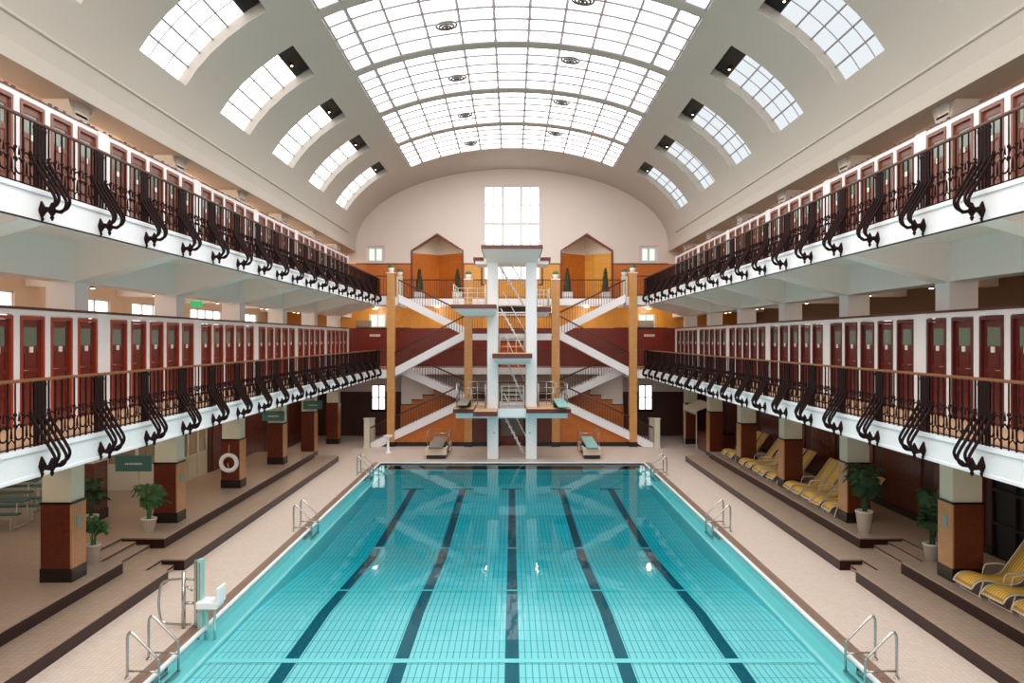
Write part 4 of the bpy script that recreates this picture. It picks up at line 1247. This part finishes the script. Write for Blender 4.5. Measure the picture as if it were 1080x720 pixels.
# ------------------------------------------------------------------ benches in the left room
for k, (x, y) in enumerate(((-13.6, 24.6), (-14.3, 22.3), (-15.9, 25.4))):
    root = empty('bench_table', (x, y, T2Z), .1*k)
    m = MB(); m.box(-.9, .9, -.3, .3, .70, .74); m.build('tabletop', M['teal_sign'], root, bevel=.008)
    m = MB(); m.box(-.9, .9, .45, .72, .42, .46); m.box(-.9, .9, -.72, -.45, .42, .46); m.build('seat', M['teal_sign'], root)
    for q in (-.7, .7):
        m = MB(); m.tube([(q, -.6, .42), (q, -.6, .02), (q, .6, .02), (q, .6, .42)], .018, 6); m.tube([(q, -.25, .70), (q, -.4, .02)], .018, 6); m.tube([(q, .25, .70), (q, .4, .02)], .018, 6)
        m.build('leg', M['white_tube'], root)
    tag(root, 'dark teal bench table on white tube legs in the left room, %s' % (('by the near column', 'front one', 'rear one')[k]), 'table', 'bench tables in the left room')

# ------------------------------------------------------------------ lights in the galleries
def track_light(s, y, label):
    root = empty('track_light', (s*11.0, y, F2-.95))
    m = MB(); m.box(-.02, .02, -1.1, 1.1, .28, .33); m.tube([(0, -.9, .33), (0, -.9, .74)], .01, 5); m.tube([(0, .9, .33), (0, .9, .74)], .01, 5); m.build('track', M['iron'], root)
    for k, q in enumerate((-.8, 0, .8)):
        m = MB(); m.tube([(0, q, .28), (0, q, .18)], .012, 5); m.lathe([(.05, .18), (.075, .08), (.06, .0)], 10, (0, q, 0)); sp = m.build('spot', M['iron'], root)
        m = MB(); m.lathe([(.055, -.015), (.055, .005)], 10, (0, q, 0)); m.build('bulb', M['lamp'], sp)
    point(root, (-s*.25, 0, .1), 26 if s < 0 else 16)
    tag(root, label, 'lamp', 'spotlight tracks behind the cabins')
for s in (-1, 1):
    for b in range(0, 6):
        track_light(s, (CY[b]+CY[b+1])/2, 'black track with three spots, %s side, above the %s run of lower cabins' % (SIDE[s], ORD[b]))
m = MB(); m.box(-.2, .2, -.03, .03, 0, .2); m.tube([(-.15, 0, .2), (-.15, 0, .97)], .008, 5); m.tube([(.15, 0, .2), (.15, 0, .97)], .008, 5)
o = m.build('exit_sign', M['exit']); o.location = (-11.2, 28.6, 6.85); tag(o, 'small green illuminated exit sign seen above the left lower cabins', 'sign')
# ceiling lamps of the ground floor aisles
for s in (-1, 1):
    for b in range(0, 6):
        y = (CY[b]+CY[b+1])/2
        root = empty('ceiling_lamp', (s*10.9, y, F1-.2))
        m = MB(); m.lathe([(.17, 0), (.2, -.05), (.2, -.08)], 14); m.build('housing', M['white'], root)
        m = MB(); m.lathe([(.18, -.081), (.12, -.11), (.02, -.12)], 14); m.build('diffuser', M['lamp'], root)
        point(root, (0, 0, -.22), 28 if s < 0 else 4)
        tag(root, 'round warm ceiling lamp in the %s ground floor aisle, %s bay from the camera' % (SIDE[s], ORD[b]), 'lamp', 'aisle ceiling lamps')

def dome_lamp(loc, watts, label, group):
    root = empty('ceiling_lamp', loc)
    m = MB(); m.lathe([(.15, 0), (.18, -.04), (.18, -.07)], 14); m.build('housing', M['white'], root)
    m = MB(); m.lathe([(.16, -.071), (.1, -.10), (.02, -.11)], 14); m.build('diffuser', M['lamp'], root)
    point(root, (0, 0, -.2), watts, (1, .88, .74))
    tag(root, label, 'lamp', group)
for s in (-1, 1):
    for b in range(0, 6):
        y = (CY[b]+CY[b+1])/2
        dome_lamp((s*11.4, y, ZC+.02), 200 if s < 0 else 65, 'round lamp in the %s upper aisle ceiling above the %s run of cabins' % (SIDE[s], ORD[b]), 'upper aisle lamps')
    for x in (1.4, 4.3, 7.9):
        dome_lamp((s*x, 46.5, F2-(.38 if x < 6 else SL)), 30, 'round warm lamp under the top end landing, %s %s' % (SIDE[s], {1.4: 'next to the tower', 4.3: 'behind the stairs', 7.9: 'before the small window'}[x]), 'end landing lamps')
